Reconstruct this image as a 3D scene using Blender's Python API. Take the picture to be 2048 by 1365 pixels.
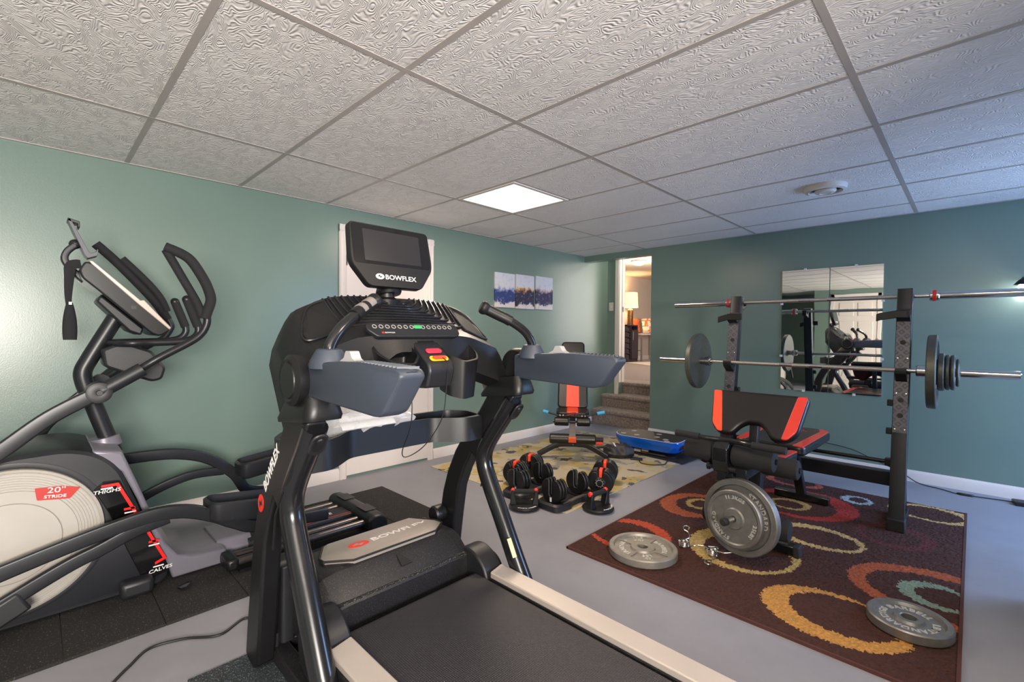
import bpy, bmesh, math, random
from mathutils import Vector, Matrix, Euler, noise as mnoise
from math import sin, cos, pi, radians

for o in list(bpy.data.objects):
    bpy.data.objects.remove(o, do_unlink=True)
SC = bpy.context.scene
COL = SC.collection
random.seed(7)

# ------------------------------------------------------------------ camera
EYE = 1.205
FOC, YAW, PIT, ROL = 940.0, -.7768, -.0177, .0068
def _basis(r, z, d):
    r, z = r*cos(ROL)-z*sin(ROL), r*sin(ROL)+z*cos(ROL)
    d, z = d*cos(PIT)-z*sin(PIT), d*sin(PIT)+z*cos(PIT)
    return Vector((r*cos(YAW)+d*sin(YAW), -r*sin(YAW)+d*cos(YAW), z))
cam_data = bpy.data.cameras.new('camera')
cam_data.sensor_width = 36.0
cam_data.lens = FOC/2048*36.0
cam_data.clip_start = .02
cam = bpy.data.objects.new('camera', cam_data)
COL.objects.link(cam)
_R, _U, _D = _basis(1, 0, 0), _basis(0, 1, 0), _basis(0, 0, 1)
cam.matrix_world = Matrix(((_R.x, _U.x, -_D.x, 0), (_R.y, _U.y, -_D.y, 0), (_R.z, _U.z, -_D.z, EYE), (0, 0, 0, 1)))
SC.camera = cam

# ------------------------------------------------------------------ room numbers
XL, YF, XR, YB, CEIL = -3.658, 5.0715, 1.62, -2.4, 2.209
XO = -2.706           # left end of the far wall (stair opening starts here)
WT = .115             # wall thickness
UPZ = .53             # floor level of the upper room

# ------------------------------------------------------------------ exposure, world, lights
SC.view_settings.view_transform = 'Standard'
SC.view_settings.look = 'None'
SC.view_settings.exposure = 0.0
SC.view_settings.gamma = 1.0
SC.view_settings.use_curve_mapping = False
world = bpy.data.worlds.new('world')
SC.world = world
world.use_nodes = True
bgn = world.node_tree.nodes['Background']
bgn.inputs[0].default_value = (.62, .78, 1.0, 1)
bgn.inputs[1].default_value = .6

def area(name, loc, rot, sx, sy, watts, col):
    l = bpy.data.lights.new(name, 'AREA')
    l.shape = 'RECTANGLE'; l.size = sx; l.size_y = sy; l.energy = watts; l.color = col
    o = bpy.data.objects.new(name, l); COL.objects.link(o)
    o.location = loc; o.rotation_euler = rot
    return o
def point(name, loc, watts, col, r=.05):
    l = bpy.data.lights.new(name, 'POINT'); l.energy = watts; l.color = col; l.shadow_soft_size = r
    o = bpy.data.objects.new(name, l); COL.objects.link(o); o.location = loc
    return o
WARM = (1.0, .80, .62)
DAY = (.62, .78, 1.0)
# daylight through the two windows of the right wall (out of frame)
area('window_daylight', (XR+.25, 4.20, 1.0), (0, radians(62), 0), 1.7, 1.2, 120, (.34, .55, 1.0))
area('window_daylight', (XR+.25, -.75, 1.35), (0, radians(117), 0), .85, 1.15, 365, (1.0, .925, .85))
# the lit ceiling panels shine down
PANELS = [(-2.484, 2.531), (-.045, 1.312), (-.045, -1.13)]  # last panel is unseen, added behind the camera as extra light
for (px, py), w in zip(PANELS, (30, 24, 10)):
    area('panel_light', (px, py, CEIL-.03), (0, 0, 0), .54, .54, w, WARM)
# stairwell ceiling lamp and the upper room's lamps
point('stairwell_light', (-2.72, 5.45, 2.27), 20, (1, .90, .82), .035)
point('dome_light', (-4.737, 8.359, 2.25), 45, (1, .82, .64), .08)
point('bulb_light', (-5.93, 10.10, 2.0), 22, (1, .76, .50), .06)
area('upper_window_daylight', (-1.25, 8.6, 1.75), (0, radians(90), 0), 1.7, 3.4, 115, (1, .92, .84))
point('wall_lamp_light', (.246, 4.94, 1.50), 1.5, (.95, .95, 1.0), .02)

# ------------------------------------------------------------------ materials
def lin(h):
    h = h.lstrip('#')
    c = [int(h[i:i+2], 16)/255 for i in (0, 2, 4)]
    return tuple((x/12.92 if x <= .04045 else ((x+.055)/1.055)**2.4) for x in c)
def newmat(name):
    m = bpy.data.materials.new(name); m.use_nodes = True
    nt = m.node_tree
    b = nt.nodes['Principled BSDF']
    return m, nt, b
def N(nt, t, **k):
    n = nt.nodes.new(t)
    for a, v in k.items():
        if a.startswith('i_'):
            n.inputs[a[2:].replace('_', ' ')].default_value = v
        else:
            setattr(n, a, v)
    return n
def L(nt, a, b): nt.links.new(a, b)
def ramp(nt, src, stops, interp='LINEAR'):
    r = nt.nodes.new('ShaderNodeValToRGB'); r.color_ramp.interpolation = interp
    e = r.color_ramp.elements
    while len(e) < len(stops): e.new(.5)
    for i, (p, c) in enumerate(stops):
        e[i].position = p
        e[i].color = (c, c, c, 1) if isinstance(c, (int, float)) else tuple(c)+(1,)
    L(nt, src, r.inputs[0])
    return r
MATS = {}
def M(name, col, rough=.5, metal=0.0, var=.06, scale=8.0, bump=0.0, bscale=120.0, coat=0.0, spec=None, emit=0.0, trans=0.0):
    """a plain material whose colour drifts a little with procedural noise"""
    if name in MATS: return MATS[name]
    m, nt, b = newmat(name)
    c = lin(col) if isinstance(col, str) else col
    tc = N(nt, 'ShaderNodeTexCoord')
    nz = N(nt, 'ShaderNodeTexNoise'); nz.inputs['Scale'].default_value = scale; nz.inputs['Detail'].default_value = 4
    L(nt, tc.outputs['Object'], nz.inputs['Vector'])
    r = ramp(nt, nz.outputs['Fac'], [(.25, tuple(x*(1-var) for x in c)), (.75, tuple(min(1, x*(1+var)) for x in c))])
    L(nt, r.outputs[0], b.inputs['Base Color'])
    b.inputs['Roughness'].default_value = rough; b.inputs['Metallic'].default_value = metal
    if spec is not None: b.inputs['Specular IOR Level'].default_value = spec
    if coat: b.inputs['Coat Weight'].default_value = coat
    if trans: b.inputs['Transmission Weight'].default_value = trans
    if emit:
        b.inputs['Emission Color'].default_value = c+(1,); b.inputs['Emission Strength'].default_value = emit
    if bump:
        n2 = N(nt, 'ShaderNodeTexNoise'); n2.inputs['Scale'].default_value = bscale; n2.inputs['Detail'].default_value = 3
        L(nt, tc.outputs['Object'], n2.inputs['Vector'])
        bp = N(nt, 'ShaderNodeBump'); bp.inputs['Strength'].default_value = bump; bp.inputs['Distance'].default_value = .002
        L(nt, n2.outputs['Fac'], bp.inputs['Height']); L(nt, bp.outputs['Normal'], b.inputs['Normal'])
    MATS[name] = m
    return m

def mat_specks(name, base, speck, scale, thr, rough=.85, bump=.4):
    """rubber or dusty plastic with scattered pale crumbs"""
    m, nt, b = newmat(name)
    tc = N(nt, 'ShaderNodeTexCoord')
    nz = N(nt, 'ShaderNodeTexNoise'); nz.inputs['Scale'].default_value = scale; nz.inputs['Detail'].default_value = 2; nz.inputs['Roughness'].default_value = .7
    L(nt, tc.outputs['Object'], nz.inputs['Vector'])
    r = ramp(nt, nz.outputs['Fac'], [(thr, lin(base)), (thr+.03, lin(speck))])
    n2 = N(nt, 'ShaderNodeTexNoise'); n2.inputs['Scale'].default_value = 3; n2.inputs['Detail'].default_value = 6
    L(nt, tc.outputs['Object'], n2.inputs['Vector'])
    mx = N(nt, 'ShaderNodeMix', data_type='RGBA'); mx.inputs[0].default_value = .12
    L(nt, r.outputs[0], mx.inputs[6]); L(nt, n2.outputs['Fac'], mx.inputs[0])
    mx.inputs[7].default_value = tuple(x*1.35 for x in lin(base))+(1,)
    mm = N(nt, 'ShaderNodeMath', operation='MULTIPLY'); mm.inputs[1].default_value = .25
    L(nt, n2.outputs['Fac'], mm.inputs[0]); L(nt, mm.outputs[0], mx.inputs[0])
    L(nt, mx.outputs[2], b.inputs['Base Color'])
    b.inputs['Roughness'].default_value = rough
    bp = N(nt, 'ShaderNodeBump'); bp.inputs['Strength'].default_value = bump; bp.inputs['Distance'].default_value = .002
    L(nt, nz.outputs['Fac'], bp.inputs['Height']); L(nt, bp.outputs['Normal'], b.inputs['Normal'])
    return m

def mat_wall(name, col, rough=.42):
    m, nt, b = newmat(name)
    tc = N(nt, 'ShaderNodeTexCoord')
    n1 = N(nt, 'ShaderNodeTexNoise'); n1.inputs['Scale'].default_value = 1.3; n1.inputs['Detail'].default_value = 5
    L(nt, tc.outputs['Object'], n1.inputs['Vector'])
    c = lin(col)
    r = ramp(nt, n1.outputs['Fac'], [(.3, tuple(x*.95 for x in c)), (.7, tuple(x*1.05 for x in c))])
    L(nt, r.outputs[0], b.inputs['Base Color'])
    r2 = ramp(nt, n1.outputs['Fac'], [(.0, rough-.015), (1.0, rough+.015)])
    L(nt, r2.outputs[0], b.inputs['Roughness'])
    n2 = N(nt, 'ShaderNodeTexNoise'); n2.inputs['Scale'].default_value = 160; n2.inputs['Detail'].default_value = 3
    L(nt, tc.outputs['Object'], n2.inputs['Vector'])
    bp = N(nt, 'ShaderNodeBump'); bp.inputs['Strength'].default_value = .12; bp.inputs['Distance'].default_value = .002
    L(nt, n2.outputs['Fac'], bp.inputs['Height']); L(nt, bp.outputs['Normal'], b.inputs['Normal'])
    return m

def mat_floor():
    m, nt, b = newmat('painted_concrete')
    tc = N(nt, 'ShaderNodeTexCoord')
    n1 = N(nt, 'ShaderNodeTexNoise'); n1.inputs['Scale'].default_value = 1.6; n1.inputs['Detail'].default_value = 8; n1.inputs['Roughness'].default_value = .65
    L(nt, tc.outputs['Object'], n1.inputs['Vector'])
    r = ramp(nt, n1.outputs['Fac'], [(.28, lin('#7d7d85')), (.5, lin('#88888f')), (.72, lin('#909097'))])
    n3 = N(nt, 'ShaderNodeTexNoise'); n3.inputs['Scale'].default_value = 14; n3.inputs['Detail'].default_value = 7
    mp = N(nt, 'ShaderNodeMapping'); mp.inputs['Scale'].default_value = (1.0, .35, 1)
    L(nt, tc.outputs['Object'], mp.inputs[0]); L(nt, mp.outputs[0], n3.inputs['Vector'])
    sc = ramp(nt, n3.outputs['Fac'], [(.66, 0.0), (.75, .35)])
    mx = N(nt, 'ShaderNodeMix', data_type='RGBA')
    L(nt, sc.outputs[0], mx.inputs[0]); L(nt, r.outputs[0], mx.inputs[6]); mx.inputs[7].default_value = lin('#77797d')+(1,)
    L(nt, mx.outputs[2], b.inputs['Base Color'])
    r2 = ramp(nt, n1.outputs['Fac'], [(.3, .46), (.7, .60)])
    L(nt, r2.outputs[0], b.inputs['Roughness'])
    n2 = N(nt, 'ShaderNodeTexNoise'); n2.inputs['Scale'].default_value = 35; n2.inputs['Detail'].default_value = 4
    L(nt, tc.outputs['Object'], n2.inputs['Vector'])
    bp = N(nt, 'ShaderNodeBump'); bp.inputs['Strength'].default_value = .12; bp.inputs['Distance'].default_value = .003
    L(nt, n2.outputs['Fac'], bp.inputs['Height']); L(nt, bp.outputs['Normal'], b.inputs['Normal'])
    return m

def mat_ceiling():
    """swirl-combed texture: rings round scattered cell centres, distorted"""
    m, nt, b = newmat('swirl_ceiling_tile')
    tc = N(nt, 'ShaderNodeTexCoord')
    mp = N(nt, 'ShaderNodeMapping'); mp.inputs['Scale'].default_value = (1.0, 1.55, 1); mp.inputs['Rotation'].default_value = (0, 0, .5)
    L(nt, tc.outputs['Object'], mp.inputs[0])
    nz = N(nt, 'ShaderNodeTexNoise'); nz.inputs['Scale'].default_value = 9.5; nz.inputs['Detail'].default_value = 1.4; nz.inputs['Roughness'].default_value = .45; nz.inputs['Distortion'].default_value = .5
    L(nt, mp.outputs[0], nz.inputs['Vector'])
    mu = N(nt, 'ShaderNodeMath', operation='MULTIPLY'); mu.inputs[1].default_value = 125
    L(nt, nz.outputs['Fac'], mu.inputs[0])
    sn = N(nt, 'ShaderNodeMath', operation='SINE'); L(nt, mu.outputs[0], sn.inputs[0])
    n3 = N(nt, 'ShaderNodeTexNoise'); n3.inputs['Scale'].default_value = 22; n3.inputs['Detail'].default_value = 3
    L(nt, mp.outputs[0], n3.inputs['Vector'])
    ml = N(nt, 'ShaderNodeMath', operation='MULTIPLY'); L(nt, sn.outputs[0], ml.inputs[0])
    rr = ramp(nt, n3.outputs['Fac'], [(.34, 0.25), (.58, 1.0)]); L(nt, rr.outputs[0], ml.inputs[1])
    bp = N(nt, 'ShaderNodeBump'); bp.inputs['Strength'].default_value = .45; bp.inputs['Distance'].default_value = .003
    L(nt, ml.outputs[0], bp.inputs['Height']); L(nt, bp.outputs['Normal'], b.inputs['Normal'])
    n4 = N(nt, 'ShaderNodeTexNoise'); n4.inputs['Scale'].default_value = 2; L(nt, tc.outputs['Object'], n4.inputs['Vector'])
    r = ramp(nt, n4.outputs['Fac'], [(.3, lin('#e4dedA')), (.7, lin('#e9e4e0'))])
    L(nt, r.outputs[0], b.inputs['Base Color'])
    b.inputs['Roughness'].default_value = .75
    return m

def mat_carpet(name, a, c, scale=60):
    m, nt, b = newmat(name)
    tc = N(nt, 'ShaderNodeTexCoord')
    n1 = N(nt, 'ShaderNodeTexNoise'); n1.inputs['Scale'].default_value = scale; n1.inputs['Detail'].default_value = 6
    L(nt, tc.outputs['Object'], n1.inputs['Vector'])
    r = ramp(nt, n1.outputs['Fac'], [(.3, lin(a)), (.7, lin(c))]); L(nt, r.outputs[0], b.inputs['Base Color'])
    b.inputs['Roughness'].default_value = .95; b.inputs['Sheen Weight'].default_value = .3
    bp = N(nt, 'ShaderNodeBump'); bp.inputs['Strength'].default_value = .8; bp.inputs['Distance'].default_value = .006
    L(nt, n1.outputs['Fac'], bp.inputs['Height']); L(nt, bp.outputs['Normal'], b.inputs['Normal'])
    return m

def mat_pattern_rug():
    """cream flat-weave with yellow patches, grey leaf blotches and ring medallions"""
    m, nt, b = newmat('floral_flatweave')
    tc = N(nt, 'ShaderNodeTexCoord')
    def noise(sc, det, off):
        mp = N(nt, 'ShaderNodeMapping'); mp.inputs['Location'].default_value = off
        n = N(nt, 'ShaderNodeTexNoise'); n.inputs['Scale'].default_value = sc; n.inputs['Detail'].default_value = det
        L(nt, tc.outputs['Object'], mp.inputs[0]); L(nt, mp.outputs[0], n.inputs['Vector']); return n
    cur = None
    base = ramp(nt, noise(4.0, 1.8, (0, 0, 0)).outputs['Fac'], [(.50, lin('#b8ac93')), (.54, lin('#b5a272')), (.62, lin('#b0985a'))])
    cur = base.outputs[0]
    def over(fac, col):
        nonlocal cur
        mx = N(nt, 'ShaderNodeMix', data_type='RGBA'); L(nt, fac, mx.inputs[0]); L(nt, cur, mx.inputs[6])
        mx.inputs[7].default_value = lin(col)+(1,); cur = mx.outputs[2]
    over(ramp(nt, noise(5.2, 2.2, (3, 1, 0)).outputs['Fac'], [(.60, 0.0), (.615, 1.0)]).outputs[0], '#8e8b83')
    over(ramp(nt, noise(7.0, 2.6, (9, 4, 0)).outputs['Fac'], [(.625, 0.0), (.635, 1.0)]).outputs[0], '#55504a')
    vo = N(nt, 'ShaderNodeTexVoronoi'); vo.inputs['Scale'].default_value = 2.6
    L(nt, tc.outputs['Object'], vo.inputs['Vector'])
    over(ramp(nt, vo.outputs['Distance'], [(.0, 0.0), (.16, 0.0), (.17, .85), (.20, .85), (.21, 0.0)]).outputs[0], '#8b8760')
    over(ramp(nt, vo.outputs['Distance'], [(.0, 1.0), (.08, 1.0), (.09, 0.0)]).outputs[0], '#b59a45')
    L(nt, cur, b.inputs['Base Color'])
    b.inputs['Roughness'].default_value = .9
    n2 = noise(160, 3, (0, 0, 0))
    bp = N(nt, 'ShaderNodeBump'); bp.inputs['Strength'].default_value = .4; bp.inputs['Distance'].default_value = .003
    L(nt, n2.outputs['Fac'], bp.inputs['Height']); L(nt, bp.outputs['Normal'], b.inputs['Normal'])
    return m

def mat_diamond():
    """tread-plate pressed steel"""
    m, nt, b = newmat('tread_plate_steel')
    tc = N(nt, 'ShaderNodeTexCoord')
    b.inputs['Base Color'].default_value = lin('#58585f')+(1,); b.inputs['Roughness'].default_value = .4; b.inputs['Metallic'].default_value = .4
    acc = None
    for sgn in (1, -1):
        mp = N(nt, 'ShaderNodeMapping'); mp.inputs['Rotation'].default_value = (0, radians(45*sgn), 0)
        L(nt, tc.outputs['Object'], mp.inputs[0])
        w = N(nt, 'ShaderNodeTexWave', wave_type='BANDS', bands_direction='X'); w.inputs['Scale'].default_value = 17
        L(nt, mp.outputs[0], w.inputs['Vector'])
        w2 = N(nt, 'ShaderNodeTexWave', wave_type='BANDS', bands_direction='Z'); w2.inputs['Scale'].default_value = 8.5
        if sgn < 0: w2.inputs['Phase Offset'].default_value = pi
        L(nt, mp.outputs[0], w2.inputs['Vector'])
        a = ramp(nt, w.outputs['Fac'], [(.82, 0.0), (.95, 1.0)]); c = ramp(nt, w2.outputs['Fac'], [(.45, 0.0), (.6, 1.0)])
        mu = N(nt, 'ShaderNodeMath', operation='MULTIPLY'); L(nt, a.outputs[0], mu.inputs[0]); L(nt, c.outputs[0], mu.inputs[1])
        if acc is None: acc = mu
        else:
            ad = N(nt, 'ShaderNodeMath', operation='MAXIMUM'); L(nt, acc.outputs[0], ad.inputs[0]); L(nt, mu.outputs[0], ad.inputs[1]); acc = ad
    bp = N(nt, 'ShaderNodeBump'); bp.inputs['Strength'].default_value = 1; bp.inputs['Distance'].default_value = .003
    L(nt, acc.outputs[0], bp.inputs['Height']); L(nt, bp.outputs['Normal'], b.inputs['Normal'])
    return m

def mat_belt():
    m, nt, b = newmat('woven_tread_belt')
    tc = N(nt, 'ShaderNodeTexCoord')
    acc = []
    for d in ('X', 'Y'):
        w = N(nt, 'ShaderNodeTexWave', wave_type='BANDS', bands_direction=d); w.inputs['Scale'].default_value = 48
        L(nt, tc.outputs['Object'], w.inputs['Vector']); acc.append(w)
    mu = N(nt, 'ShaderNodeMath', operation='MULTIPLY'); L(nt, acc[0].outputs['Fac'], mu.inputs[0]); L(nt, acc[1].outputs['Fac'], mu.inputs[1])
    r = ramp(nt, mu.outputs[0], [(.1, lin('#28272a')), (.9, lin('#454348'))]); L(nt, r.outputs[0], b.inputs['Base Color'])
    b.inputs['Roughness'].default_value = .5
    bp = N(nt, 'ShaderNodeBump'); bp.inputs['Strength'].default_value = .6; bp.inputs['Distance'].default_value = .002
    L(nt, mu.outputs[0], bp.inputs['Height']); L(nt, bp.outputs['Normal'], b.inputs['Normal'])
    return m

def mat_canvas(name, seed, blue, gold):
    """abstract wash: pale sky, dark blue band, gold crest (z runs up the panel)"""
    m, nt, b = newmat(name)
    tc = N(nt, 'ShaderNodeTexCoord')
    mp = N(nt, 'ShaderNodeMapping'); mp.inputs['Location'].default_value = (seed, seed*1.7, 0)
    L(nt, tc.outputs['Object'], mp.inputs[0])
    n1 = N(nt, 'ShaderNodeTexNoise'); n1.inputs['Scale'].default_value = 8; n1.inputs['Detail'].default_value = 7; n1.inputs['Roughness'].default_value = .68
    L(nt, mp.outputs[0], n1.inputs['Vector'])
    sep = N(nt, 'ShaderNodeSeparateXYZ'); L(nt, tc.outputs['Generated'], sep.inputs[0])
    ma = N(nt, 'ShaderNodeMath', operation='MULTIPLY_ADD'); ma.inputs[1].default_value = .62
    L(nt, n1.outputs['Fac'], ma.inputs[0]); L(nt, sep.outputs['Z'], ma.inputs[2])
    pale = lin('#c9c4c6'); 
    r = ramp(nt, ma.outputs[0], [(.43, lin('#c8c1bf')), (.48, lin(blue)), (.66, lin(blue)), (.80, lin(blue)), (.86, lin(gold)), (.93, pale), (1.0, lin('#c4c6ce'))])
    n2 = N(nt, 'ShaderNodeTexNoise'); n2.inputs['Scale'].default_value = 24; n2.inputs['Detail'].default_value = 5
    L(nt, mp.outputs[0], n2.inputs['Vector'])
    f = ramp(nt, n2.outputs['Fac'], [(.55, 0.0), (.75, .55)])
    mx = N(nt, 'ShaderNodeMix', data_type='RGBA'); L(nt, f.outputs[0], mx.inputs[0]); L(nt, r.outputs[0], mx.inputs[6])
    mx.inputs[7].default_value = lin('#9aa2b8')+(1,)
    L(nt, mx.outputs[2], b.inputs['Base Color']); b.inputs['Roughness'].default_value = .8
    return m

def mat_plastic_film():
    m, nt, b = newmat('clear_plastic_film')
    b.inputs['Base Color'].default_value = (.9, .9, .92, 1); b.inputs['Roughness'].default_value = .12
    tr = N(nt, 'ShaderNodeBsdfTransparent'); mx = N(nt, 'ShaderNodeMixShader')
    fr = N(nt, 'ShaderNodeLayerWeight'); fr.inputs['Blend'].default_value = .45
    r = ramp(nt, fr.outputs['Facing'], [(0, .22), (1, .85)])
    L(nt, r.outputs[0], mx.inputs[0]); L(nt, tr.outputs[0], mx.inputs[1]); L(nt, b.outputs[0], mx.inputs[2])
    L(nt, mx.outputs[0], nt.nodes['Material Output'].inputs[0])
    return m

MW = mat_wall('green_wall_paint', '#6d8177', .29)
MFLOOR = mat_floor(); MCEIL = mat_ceiling()
MTRIM = M('white_trim_paint', '#d6cdc6', .35, var=.02)
MDOOR = M('white_door_paint', '#d8cec5', .38, var=.02)
MGRID = M('ceiling_grid_paint', '#aea6a1', .4, var=.03)
MBLK = M('black_plastic', '#101012', .42, var=.15, bump=.08, bscale=300)
MBLK2 = M('dark_grey_plastic', '#1d1e22', .45, var=.1, bump=.12, bscale=260)
MPIT = M('deep_black_recess', '#0b0b0c', .6, var=.1)
MTUBE = M('black_gloss_paint', '#17171a', .24, var=.15, coat=.25)
MFRAME = M('charcoal_powder_coat', '#222327', .36, metal=.25, var=.1)
MRACK = M('rack_paint', '#232328', .38, metal=.3, var=.15)
MNAVY = M('slate_blue_plastic', '#363d49', .5, var=.05, bump=.1, bscale=300)
MSILV = M('brushed_silver', '#aaa39d', .34, metal=.55, var=.04)
MCHROME = M('polished_chrome', '#c8c6c4', .13, metal=1.0, var=.03)
MSTEEL = M('worn_steel', '#d2cdc8', .22, metal=1.0, var=.12, scale=30)
MIRON = M('grey_hammertone_iron', '#7f7d7a', .42, metal=.6, var=.14, scale=30, bump=.35, bscale=220)
MIRON2 = M('dark_grey_iron', '#55564f', .45, metal=.5, var=.14, scale=26, bump=.3, bscale=200)
MLETT = M('raised_letter_iron', '#cfcdc8', .4, metal=.5, var=.05)
MRED = M('red_vinyl', '#d23023', .42, var=.08, coat=.15)
MORANGE = M('orange_red_vinyl', '#ee4a2a', .42, var=.05)
MVINYL = M('black_vinyl', '#161313', .36, var=.12, bump=.15, bscale=240)
MFOAM = M('black_foam', '#18181a', .85, var=.1, bump=.3, bscale=400)
MRUB = M('black_rubber', '#1d1d1e', .7, var=.15, bump=.2, bscale=250)
MWHITE = M('white_print', '#e4e2e0', .5, var=.02)
MREDP = M('red_print', '#e0301f', .45, var=.03)
MLAV = M('lavender_grey_plastic', '#77747f', .38, metal=.25, var=.05)
MDISC = M('pale_grey_disc', '#aba69e', .38, var=.03)
MCORD = M('black_cord', '#151516', .5, var=.1)
MGLASSBLK = M('black_gloss_panel', '#0c0c0e', .12, var=.1, coat=.5)
MSCREEN = M('dark_screen', '#29282a', .22, var=.05)
MBLUE = M('metallic_blue_plastic', '#0d5fc8', .22, metal=.25, var=.1, coat=.6)
MCYAN = M('light_blue_grip', '#3d9fc9', .5, var=.05)
MGREEN = M('green_button', '#3fa567', .45, var=.03)
MYEL = M('yellow_button', '#e8b51d', .45, var=.03)
MMIR, _nt, _b = newmat('mirror_glass')
_b.inputs['Base Color'].default_value = (.86, .88, .87, 1); _b.inputs['Metallic'].default_value = 1; _b.inputs['Roughness'].default_value = .012
_n = N(_nt, 'ShaderNodeTexNoise'); _n.inputs['Scale'].default_value = 2.2
_tc = N(_nt, 'ShaderNodeTexCoord'); L(_nt, _tc.outputs['Object'], _n.inputs['Vector'])
_bp = N(_nt, 'ShaderNodeBump'); _bp.inputs['Strength'].default_value = .03; _bp.inputs['Distance'].default_value = .02
L(_nt, _n.outputs['Fac'], _bp.inputs['Height']); L(_nt, _bp.outputs['Normal'], _b.inputs['Normal'])
MMAT = mat_specks('speckled_rubber_mat', '#1a1918', '#6a655e', 190, .635)
MMAT2 = mat_specks('flecked_rubber_mat', '#23272b', '#7e8c98', 260, .60)
MDUST = mat_specks('dusty_black_plastic', '#171619', '#5f5d60', 330, .63, rough=.45, bump=.15)
MDIAM = mat_diamond(); MBELT = mat_belt(); MFILM = mat_plastic_film()
MSTAIR = mat_carpet('brown_stair_carpet', '#6b5d56', '#a08f85', 45)
MUPCARP = mat_carpet('beige_carpet', '#5f4c40', '#836c5d', 60)
MPAT = mat_pattern_rug()
MPANEL, _nt, _b = newmat('lit_diffuser')
_b.inputs['Base Color'].default_value = (.9, .88, .82, 1)
_n = N(_nt, 'ShaderNodeTexNoise'); _n.inputs['Scale'].default_value = 3
_tc = N(_nt, 'ShaderNodeTexCoord'); L(_nt, _tc.outputs['Object'], _n.inputs['Vector'])
_r = ramp(_nt, _n.outputs['Fac'], [(.3, (1.0, .90, .74)), (.7, (1.0, .94, .80))])
L(_nt, _r.outputs[0], _b.inputs['Emission Color']); _b.inputs['Emission Strength'].default_value = 1.25

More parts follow.
